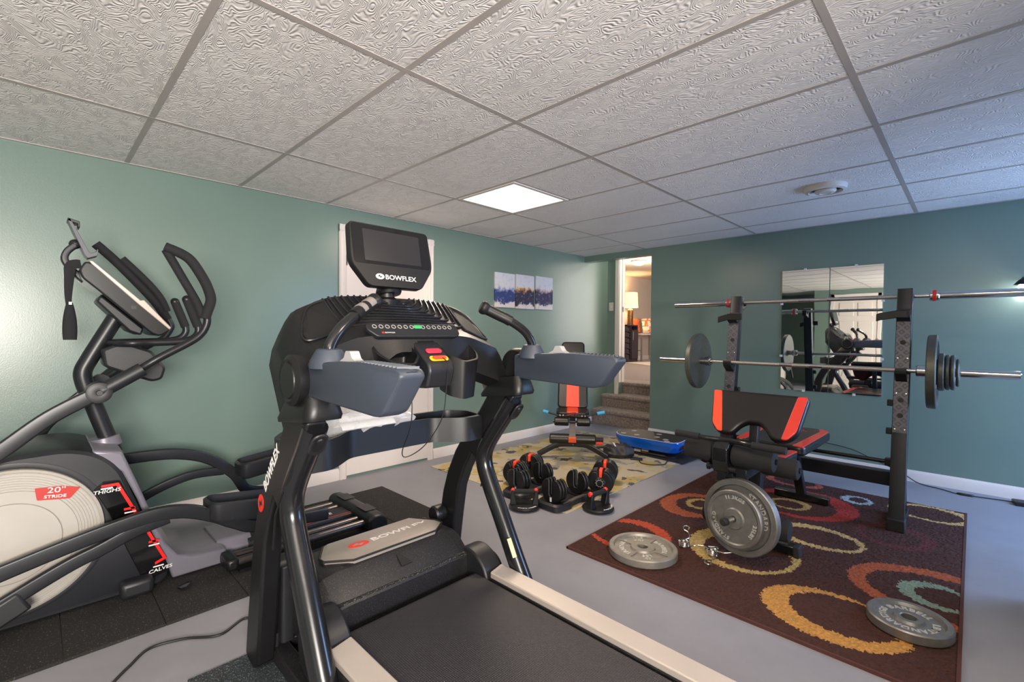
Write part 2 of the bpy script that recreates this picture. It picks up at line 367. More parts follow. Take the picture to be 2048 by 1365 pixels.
# ------------------------------------------------------------------ mesh building
class MB:
    def __init__(s): s.v = []; s.f = []; s.m = []
    def add(s, vs, fs, mi=0):
        n = len(s.v); s.v += [tuple(v) for v in vs]; s.f += [tuple(i+n for i in f) for f in fs]; s.m += [mi]*len(fs); return s
    def box(s, c, d, rot=None, mi=0):
        hx, hy, hz = d[0]/2, d[1]/2, d[2]/2
        vs = [Vector((x, y, z)) for x in (-hx, hx) for y in (-hy, hy) for z in (-hz, hz)]
        if rot is not None:
            R = rot if isinstance(rot, Matrix) else Euler(rot).to_matrix()
            vs = [R @ v for v in vs]
        vs = [v+Vector(c) for v in vs]
        return s.add(vs, [(0, 1, 3, 2), (4, 6, 7, 5), (0, 4, 5, 1), (2, 3, 7, 6), (0, 2, 6, 4), (1, 5, 7, 3)], mi)
    def b2(s, lo, hi, mi=0):
        return s.box([(a+b)/2 for a, b in zip(lo, hi)], [b-a for a, b in zip(lo, hi)], mi=mi)
    def prism(s, poly, axis, a, b, mi=0, shift=None):
        """extrude a 2D outline along an axis; poly is (y,z) for x, (x,z) for y, (x,y) for z"""
        def p(u, w, t):
            return {'x': (t, u, w), 'y': (u, t, w), 'z': (u, w, t)}[axis]
        n = len(poly); q = shift or poly
        vs = [p(u, w, a) for u, w in poly]+[p(u, w, b) for u, w in q]
        fs = [tuple(range(n)), tuple(range(2*n-1, n-1, -1))]+[(i, (i+1) % n, n+(i+1) % n, n+i) for i in range(n)]
        return s.add(vs, fs, mi)
    def loft(s, secs, cap=True, closed=False, mi=0):
        n = len(secs[0]); vs = [p for sec in secs for p in sec]; fs = []
        k = len(secs)
        for i in range(k if closed else k-1):
            for j in range(n):
                a, b = i*n+j, i*n+(j+1) % n; c, d = ((i+1) % k)*n+(j+1) % n, ((i+1) % k)*n+j
                fs.append((a, b, c, d))
        if cap and not closed:
            fs.append(tuple(range(n-1, -1, -1))); fs.append(tuple((k-1)*n+j for j in range(n)))
        return s.add(vs, fs, mi)
    def tube(s, pts, r, seg=14, closed=False, cap=True, sq=None, up=None, mi=0, rnd=.25):
        """sweep a round (r) or rounded-rectangle (sq=(w,h)) section along pts"""
        P = [Vector(p) for p in pts]; n = len(P)
        T = []
        for i in range(n):
            if closed: t = P[(i+1) % n]-P[i-1]
            else: t = P[min(i+1, n-1)]-P[max(i-1, 0)]
            T.append(t.normalized())
        if up is None:
            u = Vector((0, 0, 1)) if abs(T[0].z) < .9 else Vector((1, 0, 0))
        else: u = Vector(up)
        secs = []
        u = (u-T[0]*u.dot(T[0])).normalized()
        if sq:
            w, h = sq[0]/2, sq[1]/2; c = min(w, h)*2*rnd; shp = []
            for cx, cy, a0 in ((w-c, h-c, 0), (-w+c, h-c, 90), (-w+c, -h+c, 180), (w-c, -h+c, 270)):
                for a in (0, 30, 60, 90): shp.append((cx+c*cos(radians(a0+a)), cy+c*sin(radians(a0+a))))
        for i in range(n):
            if up is not None: u = Vector(up)
            u = (u-T[i]*u.dot(T[i])).normalized(); w_ = T[i].cross(u)
            ri = r[i] if isinstance(r, (list, tuple)) else r
            if sq:
                secs.append([P[i]+w_*x*(ri or 1)+u*y*(ri or 1) for x, y in shp])
            else:
                secs.append([P[i]+(w_*cos(2*pi*k/seg)+u*sin(2*pi*k/seg))*ri for k in range(seg)])
        return s.loft(secs, cap=cap, closed=closed, mi=mi)
    def cyl(s, a, b, r, seg=24, mi=0, r2=None):
        return s.tube([a, b], [r, r if r2 is None else r2], seg=seg, mi=mi)
    def lathe(s, prof, o, ax, seg=40, mi=0):
        """spin (radius, height) pairs round an axis; closed with caps where radius is 0"""
        A = Vector(ax).normalized(); u = Vector((0, 0, 1)) if abs(A.z) < .9 else Vector((1, 0, 0))
        u = (u-A*u.dot(A)).normalized(); w = A.cross(u); o = Vector(o)
        vs = []; fs = []; idx = []
        for r, h in prof:
            if r < 1e-6: idx.append([len(vs)]); vs.append(o+A*h)
            else:
                idx.append(list(range(len(vs), len(vs)+seg)))
                vs += [o+A*h+(u*cos(2*pi*k/seg)+w*sin(2*pi*k/seg))*r for k in range(seg)]
        for a, b in zip(idx, idx[1:]):
            for k in range(seg):
                k2 = (k+1) % seg
                if len(a) == 1 and len(b) == 1: continue
                if len(a) == 1: fs.append((a[0], b[k], b[k2]))
                elif len(b) == 1: fs.append((a[k], a[k2], b[0]))
                else: fs.append((a[k], a[k2], b[k2], b[k]))
        return s.add(vs, fs, mi)
    def ball(s, c, r, seg=20, mi=0, sc=(1, 1, 1)):
        n0 = len(s.v)
        s.lathe([(r*sin(pi*i/10), -r*cos(pi*i/10)) for i in range(11)], (0, 0, 0), (0, 0, 1), seg, mi)
        for i in range(n0, len(s.v)):
            x, y, z = s.v[i]; s.v[i] = (x*sc[0]+c[0], y*sc[1]+c[1], z*sc[2]+c[2])
        return s
    def map(s, fn, start=0):
        for i in range(start, len(s.v)): s.v[i] = tuple(fn(Vector(s.v[i])))
        return s

def cr(pts, n=6):
    """Catmull-Rom through pts"""
    P = [Vector(p) for p in pts]; out = []
    for i in range(len(P)-1):
        a, b, c, d = P[max(i-1, 0)], P[i], P[i+1], P[min(i+2, len(P)-1)]
        for k in range(n):
            t = k/n
            out.append(.5*((2*b)+(c-a)*t+(2*a-5*b+4*c-d)*t*t+(3*b-3*c+d-a)*t**3))
    out.append(P[-1]); return out
def rrect(w, h, r, n=5, cx=0, cy=0):
    out = []
    for sx, sy, a0 in ((1, 1, 0), (-1, 1, 90), (-1, -1, 180), (1, -1, 270)):
        for k in range(n+1):
            a = radians(a0+90*k/n); out.append((cx+sx*(w/2-r)+r*cos(a), cy+sy*(h/2-r)+r*sin(a)))
    return out
def rpoly(pts, r, n=4):
    """round the corners of a 2D outline"""
    out = []; k = len(pts)
    for i in range(k):
        p = Vector(pts[i]); a = Vector(pts[i-1])-p; b = Vector(pts[(i+1) % k])-p
        ri = min(r, a.length*.45, b.length*.45)
        p0 = p+a.normalized()*ri; p1 = p+b.normalized()*ri
        for j in range(n+1):
            t = j/n; q = p0*(1-t)**2+p*2*t*(1-t)+p1*t*t; out.append((q.x, q.y))
    return out

def mesh_from(mb, name, smooth=35):
    me = bpy.data.meshes.new(name)
    me.from_pydata([tuple(v) for v in mb.v], [], mb.f)
    bm = bmesh.new(); bm.from_mesh(me)
    bmesh.ops.recalc_face_normals(bm, faces=bm.faces)
    bm.to_mesh(me); bm.free()
    if len(me.polygons) == len(mb.m):
        me.polygons.foreach_set('material_index', mb.m)
    if smooth:
        me.polygons.foreach_set('use_smooth', [True]*len(me.polygons))
        me.set_sharp_from_angle(angle=radians(smooth))
    me.update()
    return me
def obj(name, mb, mat, parent=None, origin=None, bevel=0, smooth=35, local=False, segs=2, label=None):
    """one mesh object; coordinates are world ones unless local"""
    if origin is None: origin = Vector((0, 0, 0))
    if parent is not None and not local:
        origin = WORLDLOC[parent.name]
    if not local:
        oo = Vector(origin); mb.map(lambda v: v-oo)
    me = mesh_from(mb, name, smooth)
    for m in (mat if isinstance(mat, (list, tuple)) else [mat]): me.materials.append(m)
    o = bpy.data.objects.new(name, me); COL.objects.link(o)
    if parent is not None:
        o.parent = parent; WORLDLOC[o.name] = WORLDLOC[parent.name]
    else:
        o.location = origin; WORLDLOC[o.name] = Vector(origin)
    if bevel:
        b = o.modifiers.new('edge', 'BEVEL'); b.width = bevel; b.segments = segs; b.limit_method = 'ANGLE'; b.angle_limit = radians(40)
    if label: o['label'] = label
    return o
WORLDLOC = {}
def tag(o, label, cat, group=None):
    o['label'] = label; o['category'] = cat
    if group: o['group'] = group
    return o
def thing(name, label, cat, loc=(0, 0, 0), rotz=0, group=None):
    o = bpy.data.objects.new(name, None); COL.objects.link(o)
    o.empty_display_size = .05
    o.location = loc; o.rotation_euler = (0, 0, rotz); WORLDLOC[o.name] = Vector(loc)
    return tag(o, label, cat, group)
def struct(name, mb, mat, origin=None, parent=None, bevel=0, smooth=35):
    o = obj(name, mb, mat, parent, origin, bevel, smooth)
    o['kind'] = 'structure'
    return o
def dup(root, loc=None, rot=None, label=None, group=None):
    """copy a thing, its parts and their sub-parts"""
    def rec(o, par):
        c = o.copy(); COL.objects.link(c); WORLDLOC[c.name] = WORLDLOC.get(o.name, Vector())
        if par is not None: c.parent = par
        for ch in o.children: rec(ch, c)
        return c
    r = rec(root, None)
    if loc is not None: r.location = loc
    if rot is not None: r.rotation_euler = rot
    if label: r['label'] = label
    if group: r['group'] = group
    return r

_TXT = {}
def text(s, size, depth=.0008, bold=.0, shear=0.0, sx=1.0, spacing=1.0):
    """flat lettering centred on the origin in the xy plane, rising along +z"""
    key = (s, bold, shear, spacing)
    if key not in _TXT:
        cu = bpy.data.curves.new('lettering', 'FONT'); cu.body = s; cu.size = 1; cu.offset = bold; cu.shear = shear
        cu.resolution_u = 3; cu.space_character = spacing; cu.align_x = 'CENTER'; cu.align_y = 'CENTER'
        t = bpy.data.objects.new('lettering', cu); COL.objects.link(t)
        bpy.context.view_layer.update()
        dg = bpy.context.evaluated_depsgraph_get()
        me = t.evaluated_get(dg).to_mesh()
        _TXT[key] = ([tuple(v.co) for v in me.vertices], [tuple(p.vertices) for p in me.polygons])
        t.evaluated_get(dg).to_mesh_clear()
        bpy.data.objects.remove(t, do_unlink=True); bpy.data.curves.remove(cu)
    vs, fs = _TXT[key]
    mb = MB(); n = len(vs)
    V = [Vector((x*size*sx, y*size, depth)) for x, y, z in vs]
    edges = {}
    for f in fs:
        for i in range(len(f)):
            e = (f[i], f[(i+1) % len(f)])
            if (e[1], e[0]) in edges: edges.pop((e[1], e[0]))
            else: edges[e] = 1
    V2 = [Vector((v.x, v.y, 0)) for v in V]
    mb.add(V+V2, list(fs)+[(a, b, n+b, n+a) for a, b in edges])
    return mb
def place(mb, o, xd, yd):
    """lay xy-plane geometry on a surface: origin, right and up directions"""
    X = Vector(xd).normalized(); Y = Vector(yd); Y = (Y-X*Y.dot(X)).normalized(); Z = X.cross(Y); o = Vector(o)
    return mb.map(lambda v: o+X*v.x+Y*v.y+Z*v.z)
def arc(mb, rad, ang, flip=1):
    """wrap centred lettering onto a circle of radius rad about the origin, middle at ang"""
    def f(v):
        r = rad+v.y*flip; a = ang-v.x/rad*flip
        return Vector((r*cos(a), r*sin(a), v.z))
    return mb.map(f)
# ================================================================== THE ROOM
Y2 = 5.62            # back wall of the stair alcove
XA = -2.58           # right wall of the alcove (behind the far wall)
struct('floor', MB().b2((XL-.1, YB-1.3, -.08), (XR+.1, YF+WT+.3, 0)), MFLOOR)
c = struct('ceiling', MB().b2((XL-.1, YB-1.3, CEIL), (XR+.1, YF+.02, CEIL+.05)), MCEIL)
g = MB()
gx = [-2.789+1.2192*i for i in range(-1, 4)]
gy = [.397+.6096*i for i in range(-6, 9)]
for x in gx:
    if XL < x < XR: g.b2((x-.012, YB, CEIL-.0022), (x+.012, YF, CEIL+.001))
for y in gy:
    if YB < y < YF: g.b2((XL, y-.012, CEIL-.0018), (XR, y+.012, CEIL+.001))
for px, py in PANELS:                       # the cross runner that halves a bay beside each lamp
    g.b2((px+.293, py-.305, CEIL-.0015), (px+.317, py+.305, CEIL+.001))
g.b2((XL, YB, CEIL-.004), (XL+.022, YF, CEIL+.001)); g.b2((XO, YF-.022, CEIL-.004), (XR, YF, CEIL+.001))
struct('trim_1', g, MGRID)
# left wall runs on into the stair alcove
struct('wall_left', MB().b2((XL-WT, YB-1.3, -.02), (XL, Y2+.1, 2.9)), MW)
fw = MB().b2((XO, YF, -.02), (XR+.1, YF+WT, CEIL+.1)).b2((XL, YF, CEIL-.075), (XO, YF+WT, CEIL+.1))
struct('wall_far', fw, MW)
# right wall with two window openings (both out of the frame)
WIN = [(3.6, 4.8, .15, 2.05), (-1.4, -.1, .75, 2.05)]
rw = MB()
ys = [YB-.1, WIN[1][0], WIN[1][1], WIN[0][0], WIN[0][1], YF+.1]
for i in range(5):
    a, b = ys[i], ys[i+1]
    w = next((w for w in WIN if abs(w[0]-a) < 1e-6), None)
    if w is None: rw.b2((XR, a, -.02), (XR+WT, b, CEIL+.05))
    else: rw.b2((XR, a, -.02), (XR+WT, b, w[2])); rw.b2((XR, a, w[3]), (XR+WT, b, CEIL+.05))
struct('wall_right', rw, MW)
MPANE, _nt, _b = newmat('window_glass')
_tr = N(_nt, 'ShaderNodeBsdfTransparent'); _mx = N(_nt, 'ShaderNodeMixShader'); _lw = N(_nt, 'ShaderNodeLayerWeight'); _lw.inputs['Blend'].default_value = .15
_b.inputs['Roughness'].default_value = .03
L(_nt, _lw.outputs['Fresnel'], _mx.inputs[0]); L(_nt, _tr.outputs[0], _mx.inputs[1]); L(_nt, _b.outputs[0], _mx.inputs[2]); L(_nt, _mx.outputs[0], _nt.nodes['Material Output'].inputs[0])
for i, (a, b, z0, z1) in enumerate(WIN):
    f = MB()
    for lo, hi in (((a, z0), (b, z0+.05)), ((a, z1-.05), (b, z1)), ((a, z0), (a+.05, z1)), ((b-.05, z0), (b, z1)), (((a+b)/2-.02, z0), ((a+b)/2+.02, z1))):
        f.b2((XR+.02, lo[0], lo[1]), (XR+.09, hi[0], hi[1]))
    w = struct('window_%d' % (i+1), f, MTRIM)
    o = obj('glass', MB().b2((XR+.05, a+.03, z0+.03), (XR+.056, b-.03, z1-.03)), MPANE, w); o['kind'] = 'structure'
# back wall (seen only in the mirrors): a white door, and a dark recess on its left
bw = MB().b2((-2.62, YB-WT, -.02), (XR+.1, YB, CEIL+.05)).b2((-2.62, YB-1.3, -.02), (-2.62+WT, YB-WT, CEIL+.05)).b2((XL, YB-1.3-WT, -.02), (-2.5, YB-1.3, CEIL+.05))
struct('wall_back', bw, MW)
dr = MB().b2((-2.23, YB, .01), (-1.47, YB+.012, 2.03))
for px in (-2.13, -1.80):
    for z0, z1 in ((.2, .75), (.9, 1.5), (1.62, 1.9)): dr.b2((px, YB+.01, z0), (px+.25, YB+.02, z1))
d2 = struct('door_2', dr, MDOOR, bevel=.004)
cs = MB()
for lo, hi in (((-2.30, 0), (-2.23, 2.10)), ((-1.47, 0), (-1.40, 2.10)), ((-2.30, 2.03), (-1.40, 2.10))):
    cs.b2((lo[0], YB, lo[1]), (hi[0], YB+.022, hi[1]))
struct('trim_2', cs, MTRIM, bevel=.004)
# baseboards: a flat board with an eased top edge
def base_prof(t=.014, h=.094): return [(0, 0), (t, 0), (t, h*.78), (t*.55, h*.92), (t*.35, h), (0, h)]
bl = MB()
for a, b in ((YB-1.3, 1.723), (2.652, 5.245)):
    bl.prism([(XL+u, w) for u, w in base_prof()], 'y', a, b)
struct('baseboard_left', bl, MTRIM)
struct('baseboard_far', MB().prism([(YF-u, w) for u, w in base_prof()], 'x', XO-.012, XR), MTRIM)
struct('baseboard_right', MB().prism([(XR-u, w) for u, w in base_prof()], 'y', YB, YF), MTRIM)

# door in the left wall: slab, casing, hinges
door = struct('door_1', MB().b2((XL, 1.787, .022), (XL+.008, 2.588, 2.01)), MDOOR)
dc = MB()
prof = [(0, 0), (.062, 0), (.062, .012), (.05, .02), (.03, .016), (.012, .022), (0, .012)]
for (a, s) in ((1.787, -1), (2.588, 1)):
    dc.prism([(XL+t, a+s*u) for u, t in prof], 'z', 0, 2.072)
dc.prism([(XL+t, 2.01+u) for u, t in prof], 'y', 1.787-.062, 2.588+.062)
struct('trim_3', dc, MTRIM)
for z in (1.79, 1.05, .30):
    o = obj('hinge', MB().b2((XL+.006, 1.776, z-.045), (XL+.014, 1.792, z+.045)).cyl((XL+.016, 1.787, z-.045), (XL+.016, 1.787, z+.045), .005, 10), MFRAME, door); o['kind'] = 'structure'

# ------------------------------------------------------------------ stair alcove and the room above
st = MB()
noses = [(5.25, .194), (5.49, .369), (5.73, .53)]
pro = [(5.27, -.02)]
zprev = 0
for y, z in noses:
    pro += [(y+.022, zprev+.004), (y+.022, z-.055), (y+.004, z-.05), (y-.008, z-.03), (y-.002, z-.008), (y+.02, z)]
    zprev = z
pro += [(6.1, UPZ), (6.1, -.02)]
st.prism(pro, 'x', XL, XA)
struct('stairs', st, MSTAIR, smooth=60)
# back wall of the alcove with the doorway through it
aw = MB().b2((XL, Y2, .3), (-3.47, Y2+WT, 2.9)).b2((-2.60, Y2, .3), (XA+.3, Y2+WT, 2.9)).b2((-3.47, Y2, 2.62), (-2.60, Y2+WT, 2.9))
struct('wall_alcove', aw, MW)
struct('wall_alcove_right', MB().b2((XA, YF+WT, -.02), (XA+.1, Y2, 2.9)), MW)
struct('ceiling_alcove', MB().b2((XL, YF+.02, 2.72), (XA+.1, Y2+.1, 2.8)), M('alcove_ceiling_paint', '#b9b2ab', .8, var=.02))
jm = MB()
for a, b in ((-3.527, -3.47), (-2.60, -2.543)):
    jm.b2((a, Y2-.018, UPZ-.16), (b, Y2, 2.68))
jm.b2((-3.527, Y2-.018, 2.62), (-2.543, Y2, 2.68))
jm.b2((-3.47, Y2-.01, UPZ), (-3.459, Y2+WT+.01, 2.62)).b2((-3.459, Y2+.05, UPZ), (-3.450, Y2+.085, 2.62)).b2((-2.615, Y2-.01, UPZ), (-2.60, Y2+WT+.01, 2.62))
struct('trim_4', jm, MTRIM, bevel=.003)
sp = obj('strike_plate', MB().b2((-3.462, Y2+.052, 1.50), (-3.449, Y2+.078, 1.57)), MFRAME); sp['kind'] = 'structure'
sw = thing('light_switch', 'white light switch plate on the green wall beside the doorway at the stairs', 'switch', (-3.595, Y2, 1.575))
obj('plate', MB().b2((-3.630, Y2-.006, 1.517), (-3.560, Y2, 1.633)), MTRIM, sw, bevel=.003)
obj('toggle', MB().b2((-3.600, Y2-.016, 1.563), (-3.590, Y2-.005, 1.587)), MTRIM, sw)
# upper room
UX, UC = -6.17, 2.64
MUW = M('beige_wall_paint', '#c2b4ab', .8, var=.02)
MUC = M('warm_ceiling_paint', '#c9bcae', .85, var=.02)
struct('floor_upper', MB().b2((-9, 6.09, UPZ-.1), (0, 15, UPZ)), MUPCARP)
struct('ceiling_upper', MB().b2((-9, Y2+WT, UC), (0, 15, UC+.08)), MUC)
struct('wall_upper_left', MB().b2((UX-.1, Y2+WT, UPZ-.02), (UX, 15, UC)), MUW)
struct('wall_upper_far', MB().b2((UX, 14.6, UPZ-.02), (0, 14.7, UC)), MUW)
struct('wall_upper_right', MB().b2((-1.2, Y2+WT, UPZ-.02), (-1.1, 15, UC)), MUW)
struct('wall_upper_near', MB().b2((UX, Y2+WT, UPZ-.02), (-3.48, Y2+WT+.05, UC)).b2((-2.58, Y2+WT, UPZ-.02), (-1.1, Y2+WT+.05, UC)), MUW)
struct('baseboard_upper', MB().b2((UX, 6, UPZ), (UX+.015, 14.6, UPZ+.1)), MTRIM)
t = thing('dome_lamp', 'lit flush dome lamp on the ceiling of the room up the stairs', 'ceiling lamp', (-4.737, 8.359, UC))
obj('rim', MB().lathe([(0, 0), (.15, 0), (.15, -.03), (.12, -.035), (0, -.035)], (-4.737, 8.359, UC), (0, 0, 1)), MTRIM, t)
MDOME = M('lit_dome_glass', '#ffe2b8', .4, var=.02, emit=7)
obj('diffuser', MB().lathe([(.125, -.034), (.11, -.065), (.07, -.085), (0, -.092)], (-4.737, 8.359, UC), (0, 0, 1)), MDOME, t, label='glowing glass diffuser')
# dark bar cabinet with open cubbies, against the upper room's wall
cx, cy = -5.93, 10.10
t = thing('bar_cabinet', 'dark purple-brown bar cabinet with open wine cubbies under the table lamp', 'cabinet', (cx, cy, UPZ))
MCAB = M('espresso_cabinet', '#3d343c', .45, var=.1)
DY = -.42
x0, x1, y0, y1, zt = -6.12, -5.80, 10.16+DY, 10.66+DY, 1.41
cb = MB().b2((x0, y0, UPZ), (x1, y0+.02, zt)).b2((x0, y1-.02, UPZ), (x1, y1, zt)).b2((x0, y0, zt-.03), (x1, y1, zt)).b2((x0, y0, UPZ), (x1, y1, UPZ+.06)).b2((x0, y0, UPZ), (x0+.02, y1, zt)).b2((x0, 10.34+DY, UPZ), (x1, 10.36+DY, zt))
for k in range(1, 6): cb.b2((x0, 10.16+DY, UPZ+.06+k*.13), (x1, 10.36+DY, UPZ+.075+k*.13))
for k in range(6): cb.b2((x1-.01, 10.18+DY, UPZ+.06+k*.13), (x1, 10.26+DY, UPZ+.17+k*.13))
obj('body', cb, MCAB, t)
obj('door', MB().b2((x1, 10.365+DY, UPZ+.07), (x1+.018, 10.65+DY, zt-.12)), MCAB, t, bevel=.003)
obj('handle', MB().tube([(x1+.03, 10.40+DY, zt-.16), (x1+.03, 10.40+DY, zt-.36)], .006), MSILV, t)
t = thing('table_lamp', 'lit table lamp with cream drum shade and mosaic column base', 'lamp', (cx, cy, zt))
MMOS = M('bronze_mosaic', '#6b4a2c', .3, metal=.5, var=.6, scale=45)
obj('base', MB().lathe([(0, 0), (.075, 0), (.075, .02), (.068, .03), (.068, .36), (.05, .38), (.012, .40), (.012, .46), (0, .46)], (cx, cy, zt), (0, 0, 1), 24), MMOS, t)
obj('shade', MB().lathe([(.185, .42), (.165, .78), (.160, .78), (.180, .42), (.185, .42)], (cx, cy, zt), (0, 0, 1), 40), M('lit_linen_shade', '#ffe7a8', .8, var=.03, emit=1.1), t)
t = thing('console_table', 'white metal console table standing beside the dark bar cabinet', 'table', (-5.75, 10.9, UPZ))
tb = MB().b2((-6.1, 10.28, 1.17), (-5.70, 11.46, 1.21))
obj('top', tb, MTRIM, t, bevel=.003)
for px, py in ((-6.08, 10.30), (-5.73, 10.30), (-6.08, 11.44), (-5.73, 11.44)):
    obj('leg', MB().b2((px-.018, py-.018, UPZ), (px+.018, py+.018, 1.17)), MSILV, t)
obj('stretcher', MB().b2((-6.08, 10.29, .78), (-5.73, 10.31, .80)), MSILV, t)
MPIL, _nt, _b = newmat('geometric_print_cloth')
_tc = N(_nt, 'ShaderNodeTexCoord'); _v = N(_nt, 'ShaderNodeTexVoronoi', distance='CHEBYCHEV'); _v.inputs['Scale'].default_value = 5.5
L(_nt, _tc.outputs['Object'], _v.inputs['Vector'])
_r = ramp(_nt, _v.outputs['Distance'], [(.0, lin('#7a4a2a')), (.12, lin('#7a4a2a')), (.14, lin('#e6d7c4')), (.3, lin('#e6d7c4')), (.32, lin('#c9703a')), (.42, lin('#c9703a')), (.44, lin('#e6d7c4'))], 'CONSTANT')
L(_nt, _r.outputs[0], _b.inputs['Base Color']); _b.inputs['Roughness'].default_value = .9
def cushion(name, label, c, w, h, t_, rot, mat):
    mb = MB(); secs = []
    for i in range(9):
        u = -1+2*i/8; secs.append([(u*w/2, (h/2)*cos(a)*(1-.12*u*u)*1.1 if False else max(-h/2, min(h/2, h*.62*cos(a)))*(1-.06*u*u), t_/2*sin(a)*(1-u**4)**.5 if abs(u) < 1 else 0) for a in [2*pi*k/20 for k in range(20)]])
    mb.loft(secs); R = Euler(rot).to_matrix(); mb.map(lambda v: R @ v+Vector(c))
    return tag(obj(name, mb, mat, origin=c), label, 'cushion')
cushion('throw_pillow', 'cream cushion with brown squares leaning on the console table', (-5.80, 10.80, 1.40), .40, .36, .13, (radians(78), 0, radians(60)), MPIL)
MPIL2 = M('orange_print_cloth', '#c4592e', .9, var=.5, scale=22)
cushion('throw_pillow', 'orange cushion behind the cream one, next to the table lamp', (-6.02, 10.46, 1.40), .34, .34, .10, (radians(82), 0, radians(70)), MPIL2)
rg = MB().prism([(-5.72, 9.5), (-4.6, 8.9), (-3.6, 10.6), (-4.9, 11.6)], 'z', UPZ, UPZ+.012)
tag(obj('shag_rug', rg, M('white_shag', '#d8d3cd', .95, var=.08, scale=40), origin=(-4.7, 10.2, UPZ)), 'white fringed rug on the carpet of the room up the stairs', 'rug')

# ------------------------------------------------------------------ fittings of the gym
PL_LABEL = ['square lit ceiling panel lamp near the green left wall', 'square lit ceiling panel lamp above the treadmill deck', 'unseen square ceiling panel lamp added at the back for extra light']
for (px, py), lab in zip(PANELS, PL_LABEL):
    t = thing('ceiling_light', lab, 'ceiling lamp', (px, py, CEIL))
    f = MB()
    for lo, hi in (((-.293, -.293), (.293, -.268)), ((-.293, .268), (.293, .293)), ((-.293, -.268), (-.268, .268)), ((.268, -.268), (.293, .268))):
        f.b2((px+lo[0], py+lo[1], CEIL-.008), (px+hi[0], py+hi[1], CEIL-.0005))
    obj('frame', f, MTRIM, t)
    obj('diffuser', MB().b2((px-.27, py-.27, CEIL-.005), (px+.27, py+.27, CEIL-.001)), MPANEL, t)
cx, cy = -.735, 3.765
t = thing('ceiling_vent', 'round white vent with dark rim slot on the ceiling tiles', 'vent', (cx, cy, CEIL))
obj('rim', MB().lathe([(0, 0), (.125, 0), (.125, -.006), (.118, -.03), (.100, -.036), (.092, -.030), (.092, -.012), (0, -.012)], (cx, cy, CEIL), (0, 0, 1)), MTRIM, t)
obj('slot', MB().lathe([(.091, -.013), (.091, -.016), (.062, -.016), (.062, -.013)], (cx, cy, CEIL), (0, 0, 1)), MPIT, t)
obj('disc', MB().lathe([(0, -.012), (.060, -.013), (.064, -.032), (.054, -.044), (.034, -.047), (.03, -.043), (0, -.045)], (cx, cy, CEIL), (0, 0, 1)), MTRIM, t)
# three canvases
AR = [(3.441, 3.742, 1.478, 1.852), (3.763, 4.062, 1.476, 1.858), (4.096, 4.397, 1.480, 1.867)]
AL = ['pale canvas with a deep blue wash, first from the door of the three wall canvases', 'canvas with a gold crest over dark indigo, middle one of the three wall canvases', 'canvas with violet and ochre over indigo, nearest the stairs of the three canvases']
AM = [mat_canvas('blue_wash_canvas', 1.3, '#2b3b70', '#8f9cbc'), mat_canvas('gold_crest_canvas', 4.1, '#2e2b44', '#b5843f'), mat_canvas('violet_wash_canvas', 7.7, '#34324f', '#9a7f86')]
for (a, b, z0, z1), lab, m in zip(AR, AL, AM):
    o = obj('canvas_print', MB().b2((XL, a, z0), (XL+.022, b, z1)), m, origin=(XL, (a+b)/2, z0), bevel=.003)
    tag(o, lab, 'picture', 'canvas triptych on the left wall')
# mirrors with clips
for a, b, lab in ((-1.328, -.944, 'tall wall mirror panel nearer the stairs, reflecting the bare green wall'), (-.938, -.556, 'tall wall mirror panel nearer the right end, reflecting the white door')):
    t = thing('mirror_panel', lab, 'mirror', ((a+b)/2, YF, .68), group='mirror panels on the far wall')
    obj('glass', MB().b2((a, YF-.008, .680), (b, YF-.002, 1.814)), MMIR, t)
    for px, pz in (((a+b)/2, .678), ((a+b)/2, 1.816), (a if a < -1 else b, 1.0), (a if a < -1 else b, 1.5)):
        obj('clip', MB().box((px, YF-.008, pz), (.02, .016, .02)), MTRIM, t)
t = thing('outlet', 'white double socket on the far green wall behind the rack', 'socket', (-1.775, YF, .72))
obj('plate', MB().b2((-1.812, YF-.006, .665), (-1.738, YF, .781)), MTRIM, t, bevel=.003)
for z in (.70, .746): obj('receptacle', MB().b2((-1.79, YF-.009, z-.015), (-1.76, YF-.005, z+.015)), MGRID, t, bevel=.003)
# wall lamp at the right edge, wire, adapter, bag
t = thing('wall_lamp', 'small black hooded wall lamp glowing at the right end of the far wall', 'lamp', (.246, YF, 1.57))
obj('arm', MB().tube([(.246, YF, 1.62), (.246, 5.0, 1.625), (.246, 4.95, 1.61)], .008), MBLK, t)
obj('hood', MB().lathe([(.012, .045), (.03, .03), (.052, .0), (.048, .0), (.028, .026), (0, .036)], (.246, 4.95, 1.572), (0, 0, 1), 28), MBLK, t)
obj('bulb', MB().ball((.246, 4.95, 1.556), .030), M('lit_bulb', '#fff6ea', .4, var=.01, emit=30), t)
wp = [(-1.02, 5.045, .215), (-.96, 5.04, .224), (-.765, 5.045, .20), (-.623, 5.04, .15), (-.421, 5.02, .075), (-.30, 4.99, .014), (-.171, 4.96, .006), (-.06, 4.90, .006), (.10, 4.93, .006), (.22, 4.94, .010)]
t = thing('lead_wire', 'thin black lead running along the far baseboard to a black adapter', 'cable', (-.3, 4.99, 0))
obj('cable', MB().tube(cr(wp, 8), .0035, 8), MCORD, t)
obj('connector', MB().tube(cr([(-.075, 4.905, .008), (-.02, 4.90, .009), (.02, 4.912, .008)], 4), [.005]+[.009]*7+[.005], 10), MBLK, t)
tag(obj('power_adapter', MB().box((.30, 4.93, .014), (.16, .10, .028), (0, 0, .15)), MBLK, origin=(.3, 4.93, 0), bevel=.004), 'flat black power adapter on the floor under the wall lamp', 'adapter')
bg = MB(); secs = []
for i in range(9):
    z = i/8; k = 1-.25*z**2; secs.append([(.355+.15*k*x, 2.88+.34*k*y, .34*z) for x, y in rrect(2, 2, .7, 5)])
